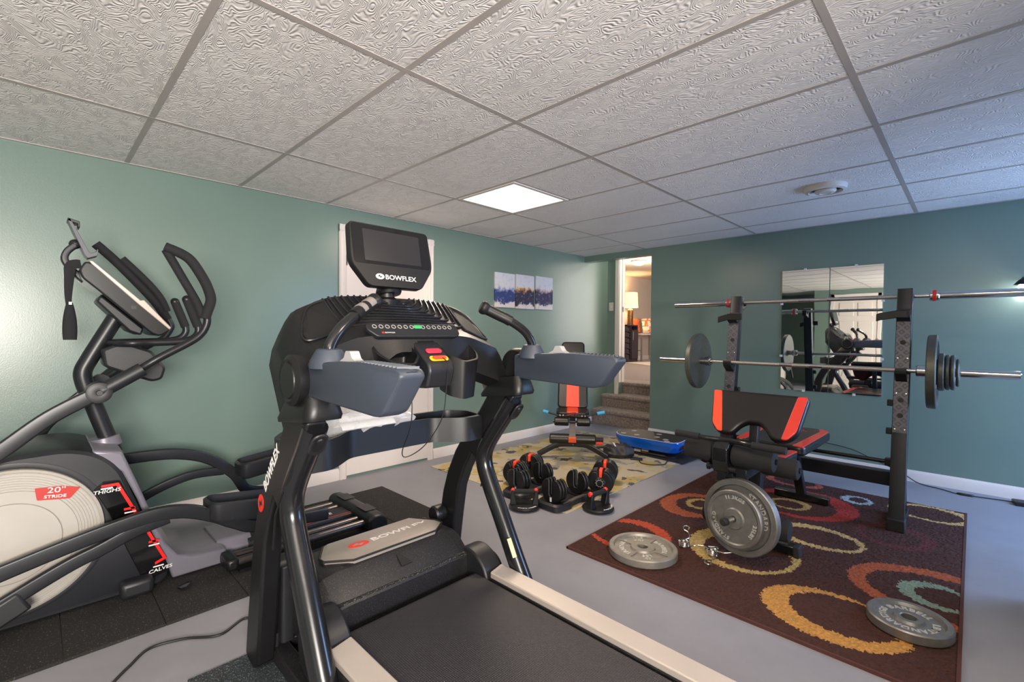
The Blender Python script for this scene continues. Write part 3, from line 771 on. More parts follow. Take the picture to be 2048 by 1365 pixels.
t = thing('sports_bag', 'black bag with a thin cord loop, cut by the right edge beside the rug', 'bag', (.355, 2.88, 0))
obj('body', bg.loft(secs), M('black_cloth', '#1c1c20', .8, var=.2, bump=.3), t, smooth=60)
obj('cord_loop', MB().tube(cr([(.25, 3.12, .30), (.215, 3.22, .36), (.24, 3.30, .34), (.26, 3.24, .28)], 6), .006, 8), MCORD, t)

# ------------------------------------------------------------------ rugs and mats
ringd = [('#a8793a', (-.413, 2.365, .267, .214), (-.383, 2.396, .193, .158)), ('#8f4726', (-.045, 2.888, .390, .300), (-.05, 2.880, .310, .222)),
 ('#6f8270', (-.100, 2.883, .142, .135), (-.075, 2.883, .105, .092)), ('#a58d5c', (-.641, 3.231, .232, .179), (-.622, 3.225, .185, .128)),
 ('#4e1d1b', (-.316, 3.575, .189, .213), (-.330, 3.563, .138, .150)), ('#8c2721', (-.844, 3.794, .322, .322), (-.880, 3.745, .245, .235)),
 ('#957f4f', (-.903, 3.720, .126, .120), (-.911, 3.708, .090, .080)), ('#8a979c', (-.582, 4.154, .095, .098), (-.577, 4.157, .054, .064)),
 ('#a58a58', (-.175, 4.195, .240, .173), (-.190, 4.190, .165, .140)), ('#9c8550', (-.898, 2.750, .276, .288), (-.870, 2.730, .215, .215)),
 ('#924826', (-1.376, 3.215, .210, .255), (-1.330, 3.245, .165, .175)), ('#987f48', (-1.345, 3.27, .098, .112), (-1.345, 3.27, .062, .078)),
 ('#a03e24', (-1.440, 2.478, .235, .225), (-1.460, 2.460, .190, .165)), ('#9a4a3a', (-1.02, 4.30, .20, .13), (-1.02, 4.32, .15, .10)),
 ('#4e1d1b', (-1.30, 3.86, .16, .18), (-1.31, 3.85, .11, .12))]
RX0, RX1, RY0, RY1 = -1.60, -.02, 2.085, 4.375
nx, ny = 198, 286
rug = MB(); rnd = random.Random(3)
cols = ['#3a1b11']+[r[0] for r in ringd]
for j in range(ny+1):
    for i in range(nx+1):
        e = i in (0, nx) or j in (0, ny)
        rug.v.append((RX0+(RX1-RX0)*i/nx+(0 if e else rnd.uniform(-.002, .002)), RY0+(RY1-RY0)*j/ny+(0 if e else rnd.uniform(-.002, .002)), .004 if e else .010+rnd.uniform(0, .006)))
for j in range(ny):
    for i in range(nx):
        a = j*(nx+1)+i
        x = RX0+(RX1-RX0)*(i+.5)/nx+rnd.uniform(-.006, .006); y = RY0+(RY1-RY0)*(j+.5)/ny+rnd.uniform(-.006, .006); mi = 0
        for k, (c_, o_, n_) in enumerate(ringd):
            if ((x-o_[0])/o_[2])**2+((y-o_[1])/o_[3])**2 < 1 < ((x-n_[0])/n_[2])**2+((y-n_[1])/n_[3])**2: mi = k+1
        rug.f.append((a, a+1, a+nx+2, a+nx+1)); rug.m.append(mi)
t = thing('shag_rug', 'brown shag rug with gold, orange, red and sea-green rings', 'rug', (-.8, 3.2, 0))
def shag(n, c_):
    return M('shag_'+n, c_, .95, var=.38, scale=110, bump=1.0, bscale=240)
obj('pile', rug, [shag(str(i), c_) for i, c_ in enumerate(cols)], t, smooth=0)
ed = MB()
ed.b2((RX0-.006, RY0-.006, 0), (RX0+.004, RY1+.006, .012)).b2((RX1-.004, RY0-.006, 0), (RX1+.008, RY1+.006, .014)).b2((RX0-.006, RY0-.006, 0), (RX1+.008, RY0+.004, .013)).b2((RX0-.006, RY1-.004, 0), (RX1+.008, RY1+.006, .012))
obj('bound_edge', ed, M('rug_binding', '#4b2823', .9, var=.1), t)
t = tag(obj('patterned_rug', MB().b2((-3.44, 2.475, 0), (-1.915, 4.70, .006)), MPAT, origin=(-2.67, 3.58, 0)), 'cream and yellow floral flat rug under the weight bench near the stairs', 'rug')
for k in range(7):
    y0 = -.235+.302*k
    o = obj('rubber_mat', MB().b2((-3.245, y0+.001, 0), (-2.325, y0+.3005, .012)), MMAT, origin=(-2.8, y0+.15, 0), bevel=.002)
    nm = ['at the near end by the camera', 'under the flywheel front of the trainer', 'under the flywheel and foot pad of the trainer', 'under the step-through frame of the trainer', 'behind the foot of the treadmill upright', 'under the roller rails of the trainer', 'at the far end under the end cap of the trainer'][k]
    tag(o, 'black rubber mat strip '+nm, 'mat', 'rubber mat strips under the elliptical trainer')
tag(obj('treadmill_mat', MB().b2((-1.905, .36, 0), (.5, 1.62, .006)), MMAT2, origin=(-.9, .98, 0), bevel=.002), 'flecked dark rubber mat lying under the treadmill', 'mat')
cp = [(-1.95, .68, .006), (-2.05, .66, .006), (-2.148, .610, .006), (-2.10, .504, .006), (-2.17, .40, .006), (-2.195, .298, .006), (-2.129, .231, .006), (-2.064, .178, .006), (-1.95, .10, .006), (-1.7, -.05, .006)]
tag(obj('power_cable', MB().tube(cr(cp, 8), .0048, 10), MCORD, origin=(-2.1, .4, 0)), 'black power cord curving over the floor from the treadmill', 'cord')
t = MB()
sc = [(0, 0, 0), (.035, .01, .004), (.05, .03, .012), (.03, .05, .016), (.005, .035, .006)]
t.loft([[(x, y, z) for x, y, z in sc], [(x*.9, y*.9, z+.008) for x, y, z in sc]])
t.map(lambda v: v+Vector((-2.60, .455, .012)))
tag(obj('plastic_clip', t, MBLK, origin=(-2.6, .455, .012)), 'small black plastic clip lying on the mat beside the trainer foot pad', 'clip')
# ================================================================== TREADMILL (axis along x, runner faces -x)
TC = .983
t = thing('treadmill', 'black folding treadmill with blue-grey armrests and a swivel screen', 'treadmill', (-.9, TC, 0))
def sym(fn):            # run fn for both sides: s=-1 near the camera, +1 far
    for s in (-1, 1): fn(s)
def Yc(d): return TC+d
# deck: frame, rails, belt
dk = MB()
for s in (-1, 1):
    dk.prism([(-1.50, .06), (.36, .06), (.36, .215), (-1.40, .222), (-1.50, .19)], 'y', TC+s*.295, TC+s*.375)
dk.b2((-1.40, TC-.30, .09), (.36, TC+.30, .17))
obj('deck_frame', dk, MDUST, t, bevel=.006)
MRAILG = M('silver_side_rail', '#c9beb5', .34, metal=.35, var=.04)
for s in (-1, 1):
    a, b = sorted((TC+s*.289, TC+s*.372))
    obj('side_rail', MB().prism(rpoly([(-1.365, a), (.36, a), (.36, b), (-1.385, b)], .008), 'z', .222, .246), MRAILG, t, bevel=.004)
obj('belt', MB().prism([(-1.47, .15), (-1.47, .195), (-1.44, .222), (.355, .222), (.355, .15)], 'y', TC-.281, TC+.281), MBELT, t, bevel=.01)
# motor hood
def hood_sec(k):        # cross-section in xz for half-width fraction
    return [(-1.517, .293), (-1.60, .362), (-1.80, .352), (-1.90, .26), (-1.90, .10), (-1.50, .10), (-1.50, .27)]
hb = MB(); secs = []
for y, dx, dz in ((-.330, .0, -.075), (-.315, .0, -.04), (-.285, 0, -.006), (-.24, 0, 0), (.24, 0, 0), (.285, 0, -.006), (.315, 0, -.04), (.330, 0, -.075)):
    secs.append([(x+dx, TC+y, z+(dz if z > .25 else 0)) for x, z in hood_sec(0)])
hb.loft(secs)
obj('motor_hood', hb, MDUST, t, bevel=.012, smooth=30)
obj('recess', MB().b2((-1.515, TC-.285, .20), (-1.505, TC+.285, .285)), mat_specks('dusty_recess', '#0e0d0f', '#9a948c', 300, .60, rough=.6, bump=.1), t)
hp = [(-1.80, -.195), (-1.70, -.25), (-1.665, -.25), (-1.598, -.17), (-1.598, .19), (-1.655, .262), (-1.70, .262), (-1.80, .21)]
k1 = MB()
top = [(x, TC+y, .3675+(x+1.7)*.06) for x, y in hp]
def inset(P, f, dz):
    cx_ = sum(p[0] for p in P)/len(P); cy_ = sum(p[1] for p in P)/len(P)
    return [(cx_+(x-cx_)*f, cy_+(y-cy_)*f, z+dz) for x, y, z in P]
in2 = [(p[0]-(.030 if p[0] > -1.66 else 0), TC+(p[1]-TC)*.92, p[2]+.006) for p in top]
k1.loft([inset(top, 1.0, -.02), top, in2])
obj('hood_plate', k1, M('champagne_plate', '#a39a93', .36, metal=.4, var=.03), t, smooth=20)
rimm = MB().tube(inset(top, 1.02, -.001), .004, 8, closed=True)
obj('plate_gasket', rimm, MPIT, t)
lg = text('BOWFLEX', .046, .0008, bold=.012, sx=1.25); place(lg, (-1.70, TC+.085, .3742), (0, 1, 0), (-1, 0, -.06))
obj('lettering', lg, MWHITE, t, smooth=0)
def emblem(o, xd, yd, w, h, mats, par, name='emblem'):
    """red oval with a white notch through it"""
    mb = MB().prism([(w/2*cos(2*pi*k/28), h/2*sin(2*pi*k/28)) for k in range(28)], 'z', 0, .0007)
    mb.prism([(-.30*w, -.02*h), (-.02*w, .30*h), (.02*w, .02*h), (.30*w, .04*h), (.02*w, -.30*h), (-.04*w, -.05*h)], 'z', .0006, .0012, mi=1)
    place(mb, o, xd, yd)
    return obj(name, mb, mats, par, smooth=0)
emblem((-1.70, TC-.10, .3742), (0, 1, 0), (-1, 0, -.06), .085, .055, [MREDP, MSILV], t)
mk = MB()
for k in range(6): mk.b2((-1.548-.006*0, TC+.01+k*.007, .3195), (-1.544-.006*0, TC+.013+k*.007, .322))
mk = MB().prism([(0, 0), (.05, 0), (.012, .05), (0, .05)], 'z', 0, .002)
place(mk, (-1.536, TC-.01, .314), (0, 1, 0), (-.77, 0, .63)); obj('hood_vent', mk, MPIT, t, smooth=0)
for s in (-1, 1):
    a, b = sorted((TC+s*.283, TC+s*.375))
    fen = rpoly([(-1.56, .10), (-1.56, .285), (-1.50, .305), (-1.44, .288), (-1.395, .25), (-1.375, .20), (-1.375, .10)], .03)
    obj('fender', MB().prism(fen, 'y', a, b), MBLK2, t, bevel=.008)
    obj('fender_disc', MB().lathe([(0, 0), (.085, 0), (.085, .012), (.07, .016), (0, .016)], (-1.47, TC+s*.375, .19), (0, s, 0), 32), MBLK, t)
# transport frame under the hood
fr = MB()
for s in (-1, 1):
    fr.b2((-1.86, TC+s*.36-.03, .012), (-.55, TC+s*.36+.03, .062))
    fr.b2((-1.86, TC+s*.40-.035, .012), (-1.78, TC+s*.40+.035, .11))
fr.b2((-1.86, TC-.38, .02), (-1.80, TC+.38, .06)).b2((-.60, TC-.38, .02), (-.55, TC+.38, .06))
obj('base_frame', fr, MDUST, t, bevel=.006)
for s in (-1, 1):
    obj('lift_arm', MB().tube([(-1.80, TC+s*.345, .08), (-1.795, TC+s*.345, .22 if s > 0 else .36)], 1, sq=(.05, .10), up=(1, 0, 0)), MBLK2, t, bevel=.004)
    obj('pivot_knob', MB().lathe([(0, -.03), (.034, -.03), (.04, -.022), (.04, .022), (.034, .03), (0, .03)], (-1.80, TC+s*.355, .345), (0, 1, 0), 28), MBLK, t)
    obj('transport_wheel', MB().lathe([(0, -.02), (.035, -.02), (.04, -.012), (.04, .012), (.035, .02), (0, .02)], (-1.90, TC+s*.30, .052), (0, 1, 0), 28), MRUB, t)
# uprights: flat blade with a rear tube leg
BL = [(-1.47, .972), (-1.55, .862), (-1.64, .76), (-1.715, .655), (-1.77, .55), (-1.805, .45), (-1.835, .30), (-1.868, .15), (-1.888, .03), (-1.872, .012), (-1.80, .006),
      (-1.765, .03), (-1.745, .15), (-1.715, .35), (-1.69, .49), (-1.65, .58), (-1.60, .665), (-1.56, .64), (-1.535, .655), (-1.525, .69), (-1.46, .76), (-1.37, .89), (-1.335, .945)]
RL = cr([(-1.36, .0, .93), (-1.41, .0, .86), (-1.50, 0, .745), (-1.535, 0, .68), (-1.535, 0, .62), (-1.50, 0, .545), (-1.43, 0, .425), (-1.315, 0, .225), (-1.20, 0, .045)], 8)
for s in (-1, 1):
    yo = TC+s*.448; yi = TC+s*.385; a, b = sorted((yo, yi))
    up = obj('upright', MB().prism(BL, 'y', a, b), MBLK, t, bevel=.010, segs=3)
    obj('leg', MB().tube([(p.x, TC+s*.412, p.z) for p in RL], .037, 20), MTUBE, t)
    obj('web', MB().prism([(-1.60, .67), (-1.55, .70), (-1.50, .60), (-1.46, .47), (-1.49, .49), (-1.535, .58)], 'y', TC+s*.425-.012, TC+s*.425+.012), MBLK, up)
    cg = MB().tube([(x, TC+s*.4485, z) for x, z in ((-1.515, .705), (-1.575, .62), (-1.60, .50))], .0035, 6)
    obj('seam', cg, MPIT, up)
    kb = MB(); kn_ = Vector((.80, 0, -.60)); ku = Vector((.60, 0, .80)); ko = Vector((-1.368, TC+s*.412, .898))+kn_*.0285
    kb.prism(rrect(.050, .084, .023), 'z', 0, .009); place(kb, ko, (0, 1, 0), ku); obj('hinge_pocket', kb, MBLK2, up, bevel=.004)
    kb = MB(); kb.prism(rrect(.034, .064, .016), 'z', .0088, .0098); place(kb, ko+ku*.006, (0, 1, 0), ku); obj('pocket_recess', kb, MPIT, up, smooth=0)
    kb = MB().lathe([(0, .014), (.009, .014), (.011, .0095)], (0, 0, 0), (0, 0, 1), 16); place(kb, ko+ku*.018, (0, 1, 0), ku); obj('bolt', kb, MFRAME, up)
    ct = MB().loft([[(x, TC+s*.413+y, z+(x+1.4)*.12) for x, y in rrect(w, d_, .03, 4, cx=c_)] for w, d_, c_, z in ((.235, .110, -1.402, .942), (.24, .114, -1.40, .955), (.21, .10, -1.392, .985), (.17, .085, -1.385, 1.02))])
    obj('collar', ct, MBLK, up, smooth=50)
    obj('foot', MB().prism(rpoly([(-1.23, .006), (-1.13, .006), (-1.14, .05), (-1.215, .055)], .01), 'y', TC+s*.38, TC+s*.445), MRUB, t)
# lettering runs up the outer face of the blade nearest the camera
lg = text('BOWFLEX', .046, .0008, bold=.022, shear=.18, sx=.95)
place(lg, (-1.615, TC-.4485, .757), (.62, 0, .78), (-.78, 0, .62))
obj('lettering', lg, MWHITE, t, smooth=0)
emblem((-1.712, TC-.4485, .622), (.5, 0, .86), (-.86, 0, .5), .066, .052, [MREDP, MBLK], t)
st_ = MB(); place(st_.prism(rrect(.022, .075, .002), 'z', 0, .0008), (-1.325, TC+.372, .33), (0, -1, 0), (.47, 0, -.88))
obj('warning_sticker', st_, M('sticker', '#d8c79a', .5, var=.2, scale=60), t, smooth=0)
# tray between the uprights
plan_out = [(-1.52, -.40), (-1.51, -.30), (-1.54, -.255), (-1.61, -.18), (-1.61, .18), (-1.54, .255), (-1.51, .30), (-1.52, .40), (-1.66, .425), (-1.75, .36), (-1.76, -.36), (-1.66, -.425)]
plan_out = rpoly(plan_out, .03, 4)
plan_in = []
for x, y in plan_out: plan_in.append((-1.645+(x+1.645)*.84, y*.965))
o1 = [(x, TC+y, .745) for x, y in plan_out]; o2 = [(x-.004, TC+y*1.005, .845) for x, y in plan_out]
i1 = [(x-.004, TC+y, .845) for x, y in plan_in]; i2 = [(x, TC+y, .765) for x, y in plan_in]
obj('tray', MB().loft([o1, o2, i1, i2]), M('navy_black_plastic', '#17191d', .42, var=.06), t, smooth=30)
# armrests
arm_prof = rpoly([(-1.335, 1.022), (-1.335, 1.118), (-1.05, 1.133), (-.862, 1.126), (-.848, 1.112), (-.918, 1.022), (-.950, 1.011)], .016, 4)
for s in (-1, 1):
    mb = MB(); secs = []
    for yy, k in ((.384, .90), (.387, .97), (.396, 1.0), (.438, 1.0), (.447, .97), (.450, .88)):
        cxx, czz = -1.06, 1.077
        secs.append([(cxx+(x-cxx)*(1-(1-k)*.25), TC+s*yy, czz+(z-czz)*k) for x, z in arm_prof])
    am = obj('armrest', mb.loft(secs), MNAVY, t, smooth=50)
    rp = MB()
    for k in range(13): rp.box((-1.055+k*.0155, TC+s*.418, 1.1315-.0003*k), (.006, .048, .006), (0, 0, s*.5))
    obj('grip_ridge', rp, MNAVY, am, smooth=0)
    ep = MB(); place(ep.prism(rrect(.054, .112, .022), 'z', 0, .002), (-.8885, TC+s*.417, 1.078), (0, 1, 0), (.62, 0, .78))
    obj('end_face', ep, mat_specks('perforated_end_face', '#2b2e36', '#565b66', 500, .58, rough=.6) if s < 0 else bpy.data.materials['perforated_end_face'], am, smooth=0)
    rk = MB().prism(rpoly([(-1.170, 1.128), (-1.080, 1.130), (-1.10, 1.138), (-1.112, 1.156), (-1.135, 1.156), (-1.145, 1.138)], .004), 'y', TC+s*.405, TC+s*.430)
    obj('toggle_switch', rk, M('pale_grey_plastic', '#a9a8a8', .4, var=.03), am, bevel=.003)
    hb_ = MB().lathe([(0, .0), (.066, .0), (.074, .012), (.074, .05), (.060, .060), (.052, .056), (.050, .060), (0, .060)], (-1.378, TC+s*.425, 1.066), (0, s, 0), 44)
    obj('hub_cap', hb_, MBLK, t)
    base = (-1.262, TC+s*.39, 1.115)
    hp_ = cr([(-1.262, TC+s*.415, 1.12), (-1.262, TC+s*.412, 1.165), (-1.270, TC+s*.380, 1.210), (-1.295, TC+s*.325, 1.250), (-1.318, TC+s*.285, 1.272), (-1.345, TC+s*.235, 1.298)], 7)
    hnd = obj('handlebar', MB().tube(hp_, .017, 18), MTUBE, t)
    obj('handle_collar', MB().lathe([(.052, 0), (.05, .02), (.034, .050), (.028, .053), (0, .053)], (-1.262, TC+s*.415, 1.105), (0, 0, 1), 28), MNAVY, hnd)
    gp = hp_[-15:]
    obj('grip', MB().tube(gp, .021, 18), MBLK, hnd)
    d_ = (gp[-1]-gp[-3]).normalized()
    obj('end_knob', MB().lathe([(0, -.012), (.021, -.012), (.026, .0), (.026, .010), (.020, .018), (0, .020)], gp[-1], d_, 24), MBLK, hnd)
    if s < 0:
        for k in (4, 9):
            o_ = MB().tube([gp[k]+Vector((0, -.0, .0022)), gp[k+3]+Vector((0, 0, .0022))], .0208, 18); obj('pulse_sensor', o_, MSILV, hnd)
# console body: an arch swept across the width
def arch(y):
    a = abs(y)
    dz = 0 if a < .1 else -.012*((a-.1)/.15)**2 if a < .25 else -.012-.042*((a-.25)/.12) if a < .37 else -.054-.13*((a-.37)/.07)**1.3
    dx = -.0 if a < .25 else .06*((a-.25)/.215)
    return dx, dz
def con_sec(y):
    dx, dz = arch(y); a = abs(y)
    k = max(0, (a-.30)/.135)
    front = -1.415+dx*.3; back = -1.665+dx*.9
    lw = .075*min(1, max(0, (a-.10)/.12))
    return [(front, 1.135+dz-lw), (front-.022, 1.195+dz), (front-.075, 1.222+dz), (back+.03, 1.338+dz-.01*k), (back-.02, 1.322+dz), (back-.045, 1.27+dz), (-1.56+dx*.5, 1.145+dz-lw), (-1.47+dx*.3, 1.105+dz-lw)]
mb = MB(); secs = []
for i in range(41):
    y = -.438+.876*i/40
    secs.append([(x, TC+y, z) for x, z in con_sec(y)])
con = obj('console_body', mb.loft(secs), MBLK, t, smooth=28)
def con_top(y, f):      # point on the sloping top, f=0 front .. 1 back
    S = con_sec(y); a, b = S[2], S[3]
    return Vector((a[0]+(b[0]-a[0])*f, TC+y, a[1]+(b[1]-a[1])*f))
rb = MB()
for k in range(9):
    w = .075+.024*k; f = .80-.088*k
    pts = [con_top(-w-.008, 1.0), con_top(-w, (1+f)/2), con_top(-w+.01, f+.08), con_top(-w+.035, f)]+[con_top(yy, f) for yy in (-.03, .03)]+[con_top(w-.035, f), con_top(w-.01, f+.08), con_top(w, (1+f)/2), con_top(w+.008, 1.0)]
    rb.tube([p+Vector((.001, 0, .001)) for p in pts], .0045, 8)
obj('console_rib', rb, MTUBE, con)
for s in (-1, 1):       # sunken side pockets with a raised rim
    pk = [con_top(s*.262, .95), con_top(s*.262, .20), con_top(s*.30, .06), con_top(s*.375, .10), con_top(s*.385, .40), con_top(s*.340, .90)]
    pk = [p+Vector((.001, 0, .002)) for p in pk]
    m_ = MB().loft([[p-Vector((0, 0, .002)) for p in pk], pk]); obj('pocket', m_, MPIT, con, smooth=0)
    obj('pocket_rim', MB().tube(cr(pk+[pk[0]], 5)[:-1], .005, 8, closed=True), MBLK, con)
# keypad bar
kp = MB(); F0 = Vector((-1.442, TC, 1.198)); F1 = Vector((-1.478, TC, 1.222))
kp.prism(rpoly([(-.195, 0), (-.165, -.032), (.165, -.032), (.19, -.02), (.19, .03), (-.18, .03), (-.195, .02)], .01), 'z', 0, .016)
place(kp, (-1.452, TC-.01, 1.203), (0, 1, 0), (-.66, 0, .75))
kpo = obj('keypad', kp, MBLK2, con, bevel=.003)
ups = Vector((-.66, 0, .75)); nrm = Vector((.75, 0, .66)); K0 = Vector((-1.452, TC-.01, 1.203))+nrm*.0162
bt = MB()
for k in range(14):
    if k == 7: continue
    y = -.165+k*.0245
    q = MB().lathe([(.0065, 0), (.0085, 0), (.0085, .0015), (.0065, .0015), (.0065, 0)], (0, 0, 0), (0, 0, 1), 16)
    place(q, K0+Vector((0, y, 0))+ups*.012, (0, 1, 0), ups); bt.add(q.v, q.f)
obj('preset_button', bt, MLETT, kpo)
q = MB().prism(rrect(.036, .016, .007), 'z', 0, .003); place(q, K0+Vector((0, .008, 0))+ups*.012, (0, 1, 0), ups); obj('start_button', q, MGREEN, kpo, bevel=.001, label='green start button')
q = text('BOWFLEX', .007, .0005, sx=1.2); place(q, K0+Vector((0, -.115, 0))+ups*-.015, (0, 1, 0), ups); obj('lettering', q, MWHITE, kpo, smooth=0)
q = MB().prism(rrect(.010, .007, .003), 'z', 0, .0007); place(q, K0+Vector((0, -.142, 0))+ups*-.015, (0, 1, 0), ups); obj('emblem', q, MREDP, kpo, smooth=0)
# stop panel and cup pods
spn = MB().prism(rpoly([(-1.47, 1.20), (-1.335, 1.098), (-1.325, 1.07), (-1.345, 1.01), (-1.50, 1.0), (-1.52, 1.15)], .012), 'y', TC-.035, TC+.075)
spo = obj('stop_panel', spn, MBLK2, con, bevel=.008)
sn = Vector((.603, 0, .798)); su = Vector((-.798, 0, .603))
def onp(f, y): return Vector((-1.335-.135*f, TC+y, 1.098+.102*f))+sn*.001
q = MB().prism(rrect(.066, .024, .011), 'z', 0, .006); place(q, onp(.36, .022), (0, 1, 0), su); obj('stop_button', q, M('pink_red_button', '#d8324a', .4, var=.03), spo, bevel=.002, label='red stop button')
q = MB().prism(rrect(.078, .026, .012), 'z', 0, .004); place(q, onp(.12, .022), (0, 1, 0), su); obj('key_socket', q, MYEL, spo, bevel=.001, label='yellow safety key socket')
q = MB().prism(rrect(.056, .016, .008), 'z', .003, .009); place(q, onp(.12, .022), (0, 1, 0), su); obj('safety_key', q, M('orange_red_key', '#e2431c', .4, var=.03), spo, bevel=.002)
q = MB()
for k in range(3): q.b2((-.035, -.010+k*.009, 0), (.035, -.005+k*.009, .003))
place(q, onp(.74, .02), (0, 1, 0), su); obj('air_vent', q, MPIT, spo, smooth=0)
tth = cr([(-1.338, TC+.03, 1.115), (-1.312, TC+.032, 1.09), (-1.318, TC+.03, 1.0), (-1.33, TC+.02, .90), (-1.40, TC+.0, .80), (-1.45, TC-.04, .755), (-1.44, TC-.07, .78), (-1.36, TC-.085, .90), (-1.36, TC-.09, 1.05), (-1.40, TC-.09, 1.10)], 8)
obj('safety_cord', MB().tube(tth, .0018, 6), MCORD, spo)
for y0_, y1_, dpt in ((-.195, -.037, .11), (.078, .235, .16)):
    w = y1_-y0_; yc_ = TC+(y0_+y1_)/2
    pl = rpoly([(-w/2, .065), (w/2, .065), (w/2, -.02), (w/2-.05, -.07), (-w/2+.03, -.055), (-w/2, -.01)], .018, 4)
    if y0_ > 0: pl = [(-u, v) for u, v in pl]
    def ring(k, zz, tilt=.55): return [(-1.40-(v)*1.0*k, yc_+u*k, 1.134+zz+v*tilt) for u, v in pl]
    mb = MB().loft([ring(.78, -dpt, .25), ring(1.0, 0), ring(.90, .004), ring(.72, -dpt+.02, .25)])
    obj('cup_holder', mb, MBLK, con, smooth=30)
# screen on a swivel neck
nk = MB().lathe([(0, -.03), (.05, -.03), (.055, -.005), (.03, .005), (.028, .055), (0, .055)], (-1.648, TC-.01, 1.335), (0, 0, 1), 24)
obj('screen_neck', nk, MBLK, t)
scy = TC-.005
S0 = Vector((-1.605, scy, 1.49)); sU = Vector((-.20, 0, .98)).normalized(); sN = Vector((.98, 0, .20)).normalized()
outl = [(-.172, .125), (.172, .125), (.178, .0), (.175, -.035), (.115, -.118), (-.115, -.118), (-.175, -.035), (-.178, 0)]
outl = rpoly(outl, .018, 4)
mb = MB()
def lay(k, h): return [(u*k, v*k, h) for u, v in outl]
mb.loft([lay(.93, -.045), lay(1.0, -.030), lay(1.0, -.004), lay(.985, 0)])
place(mb, S0, (0, 1, 0), sU)
scr = obj('screen', mb, MBLK, t, smooth=30)
q = MB().prism(rrect(.332, .152, .012), 'z', 0, .0012); place(q, S0+sU*.043, (0, 1, 0), sU); obj('bezel', q, MGLASSBLK, scr)
q = MB().prism(rrect(.246, .122, .003), 'z', .001, .0018); place(q, S0+sU*.040, (0, 1, 0), sU); obj('display', q, MSCREEN, scr)
q = text('BOWFLEX', .026, .0006, bold=.012, sx=1.15); place(q, S0+sU*-.080+Vector((0, .022, 0))+sN*.0005, (0, 1, 0), sU); obj('lettering', q, MWHITE, scr, smooth=0)
emblem(S0+sU*-.079+Vector((0, -.068, 0))+sN*.0005, (0, 1, 0), sU, .036, .022, [MWHITE, MBLK], scr)
obj('swivel', MB().lathe([(0, -.022), (.045, -.022), (.05, -.012), (.04, .02), (0, .025)], S0+sU*-.108-sN*.062, sU, 24), MBLK, scr)

# clear plastic bag with papers on the tray
pb = MB(); rnd = random.Random(11); secs = []
for i in range(17):
    u = -1+2*i/16
    secs.append([])
    for k in range(26):
        a = 2*pi*k/26
        r = (.055+.014*mnoise.noise(Vector((u*3, cos(a)*2, sin(a)*2)))+.012*mnoise.noise(Vector((u*9, cos(a)*5, sin(a)*5+3))))*(1-abs(u)**6*.55)
        secs[-1].append((-1.665+.9*r*cos(a), TC-.07+.185*u+.01*sin(a*3), .842+.016*(1-u*u)+.88*r*sin(a)))
t2 = thing('plastic_bag', 'crumpled clear plastic bag with white papers on the treadmill tray', 'bag', (-1.665, TC-.10, .80))
obj('film', pb.loft(secs), MFILM, t2, smooth=20)
pp = MB(); secs = []
for i in range(7):
    a = radians(20+140*i/6); secs.append([(-1.665+.040*cos(a), TC-.20, .835+.030*sin(a)), (-1.665+.040*cos(a), TC+.02, .835+.030*sin(a)), (-1.665+.0385*cos(a), TC+.02, .8345+.0285*sin(a)), (-1.665+.0385*cos(a), TC-.20, .8345+.0285*sin(a))])
obj('paper', pp.loft(secs), M('printed_paper', '#d5d2ce', .8, var=.1, scale=20), t2)

# ================================================================== ELLIPTICAL TRAINER (axis along y, by the left wall)
XN, XF, XM = -2.58, -3.28, -2.93
e = thing('elliptical_trainer', 'charcoal elliptical trainer with pale flywheel disc beside the left wall', 'elliptical', (XM, .4, .012))
hs = rpoly([(-.50, .10), (-.46, .022), (.455, .022), (.425, .14), (.38, .26), (.325, .44), (.270, .60), (.20, .675), (.10, .712), (-.10, .705), (-.28, .645), (-.42, .52), (-.50, .32)], .05, 4)
hm = MB(); secs = []
for x, k in ((-3.16, .93), (-3.15, .975), (-3.12, 1.0), (-2.74, 1.0), (-2.705, .975), (-2.695, .94)):
    secs.append([(x, -.05+(y+.05)*k, .36+(z-.36)*k if z > .1 else z) for y, z in hs])
obj('housing', hm.loft(secs), M('graphite_plastic', '#1f2025', .4, var=.08, bump=.1, bscale=300), e, bevel=.006)
# rim ring round the disc
obj('disc_rim', MB().lathe([(.288, 0), (.318, 0), (.312, .006), (.300, .008), (.290, .006), (.288, 0)], (-2.70, -.08, .364), (1, 0, 0), 72), MBLK2, e)
prof = [(0, .022), (.155, .022), (.157, .018), (.159, .022), (.205, .022)]
r = .207
for k in range(7): prof += [(r, .018), (r+.003, .018), (r+.0035, .0205), (r+.008, .0205)]; r += .0095
prof += [(.276, .018), (.279, .024), (.288, .018), (.289, 0), (0, 0)]
obj('flywheel_disc', MB().lathe(prof, (-2.692, -.08, .364), (1, 0, 0), 96), MDISC, e, smooth=25)
bd = [(-.058, .028), (-.052, -.022), (.0, -.03), (.045, -.036), (.078, .004), (.02, .022)]
bdm = MB().prism(rpoly(bd, .004, 2), 'z', 0, .0012); place(bdm, (-2.6695, .055, .540), (0, 1, 0), (0, 0, 1))
bo = obj('stride_badge', bdm, M('dark_red_badge', '#b32a22', .45, var=.03), e, smooth=0, label='red stride badge')
q = text('20"', .032, .0008, bold=.0, sx=1.3); place(q, (-2.668, .060, .548), (0, 1, -.12), (0, .12, 1)); obj('lettering', q, MWHITE, bo, smooth=0)
q = text('STRIDE', .017, .0008, bold=.015, sx=1.25); place(q, (-2.668, .056, .523), (0, 1, -.12), (0, .12, 1)); obj('lettering', q, MWHITE, bo, smooth=0)
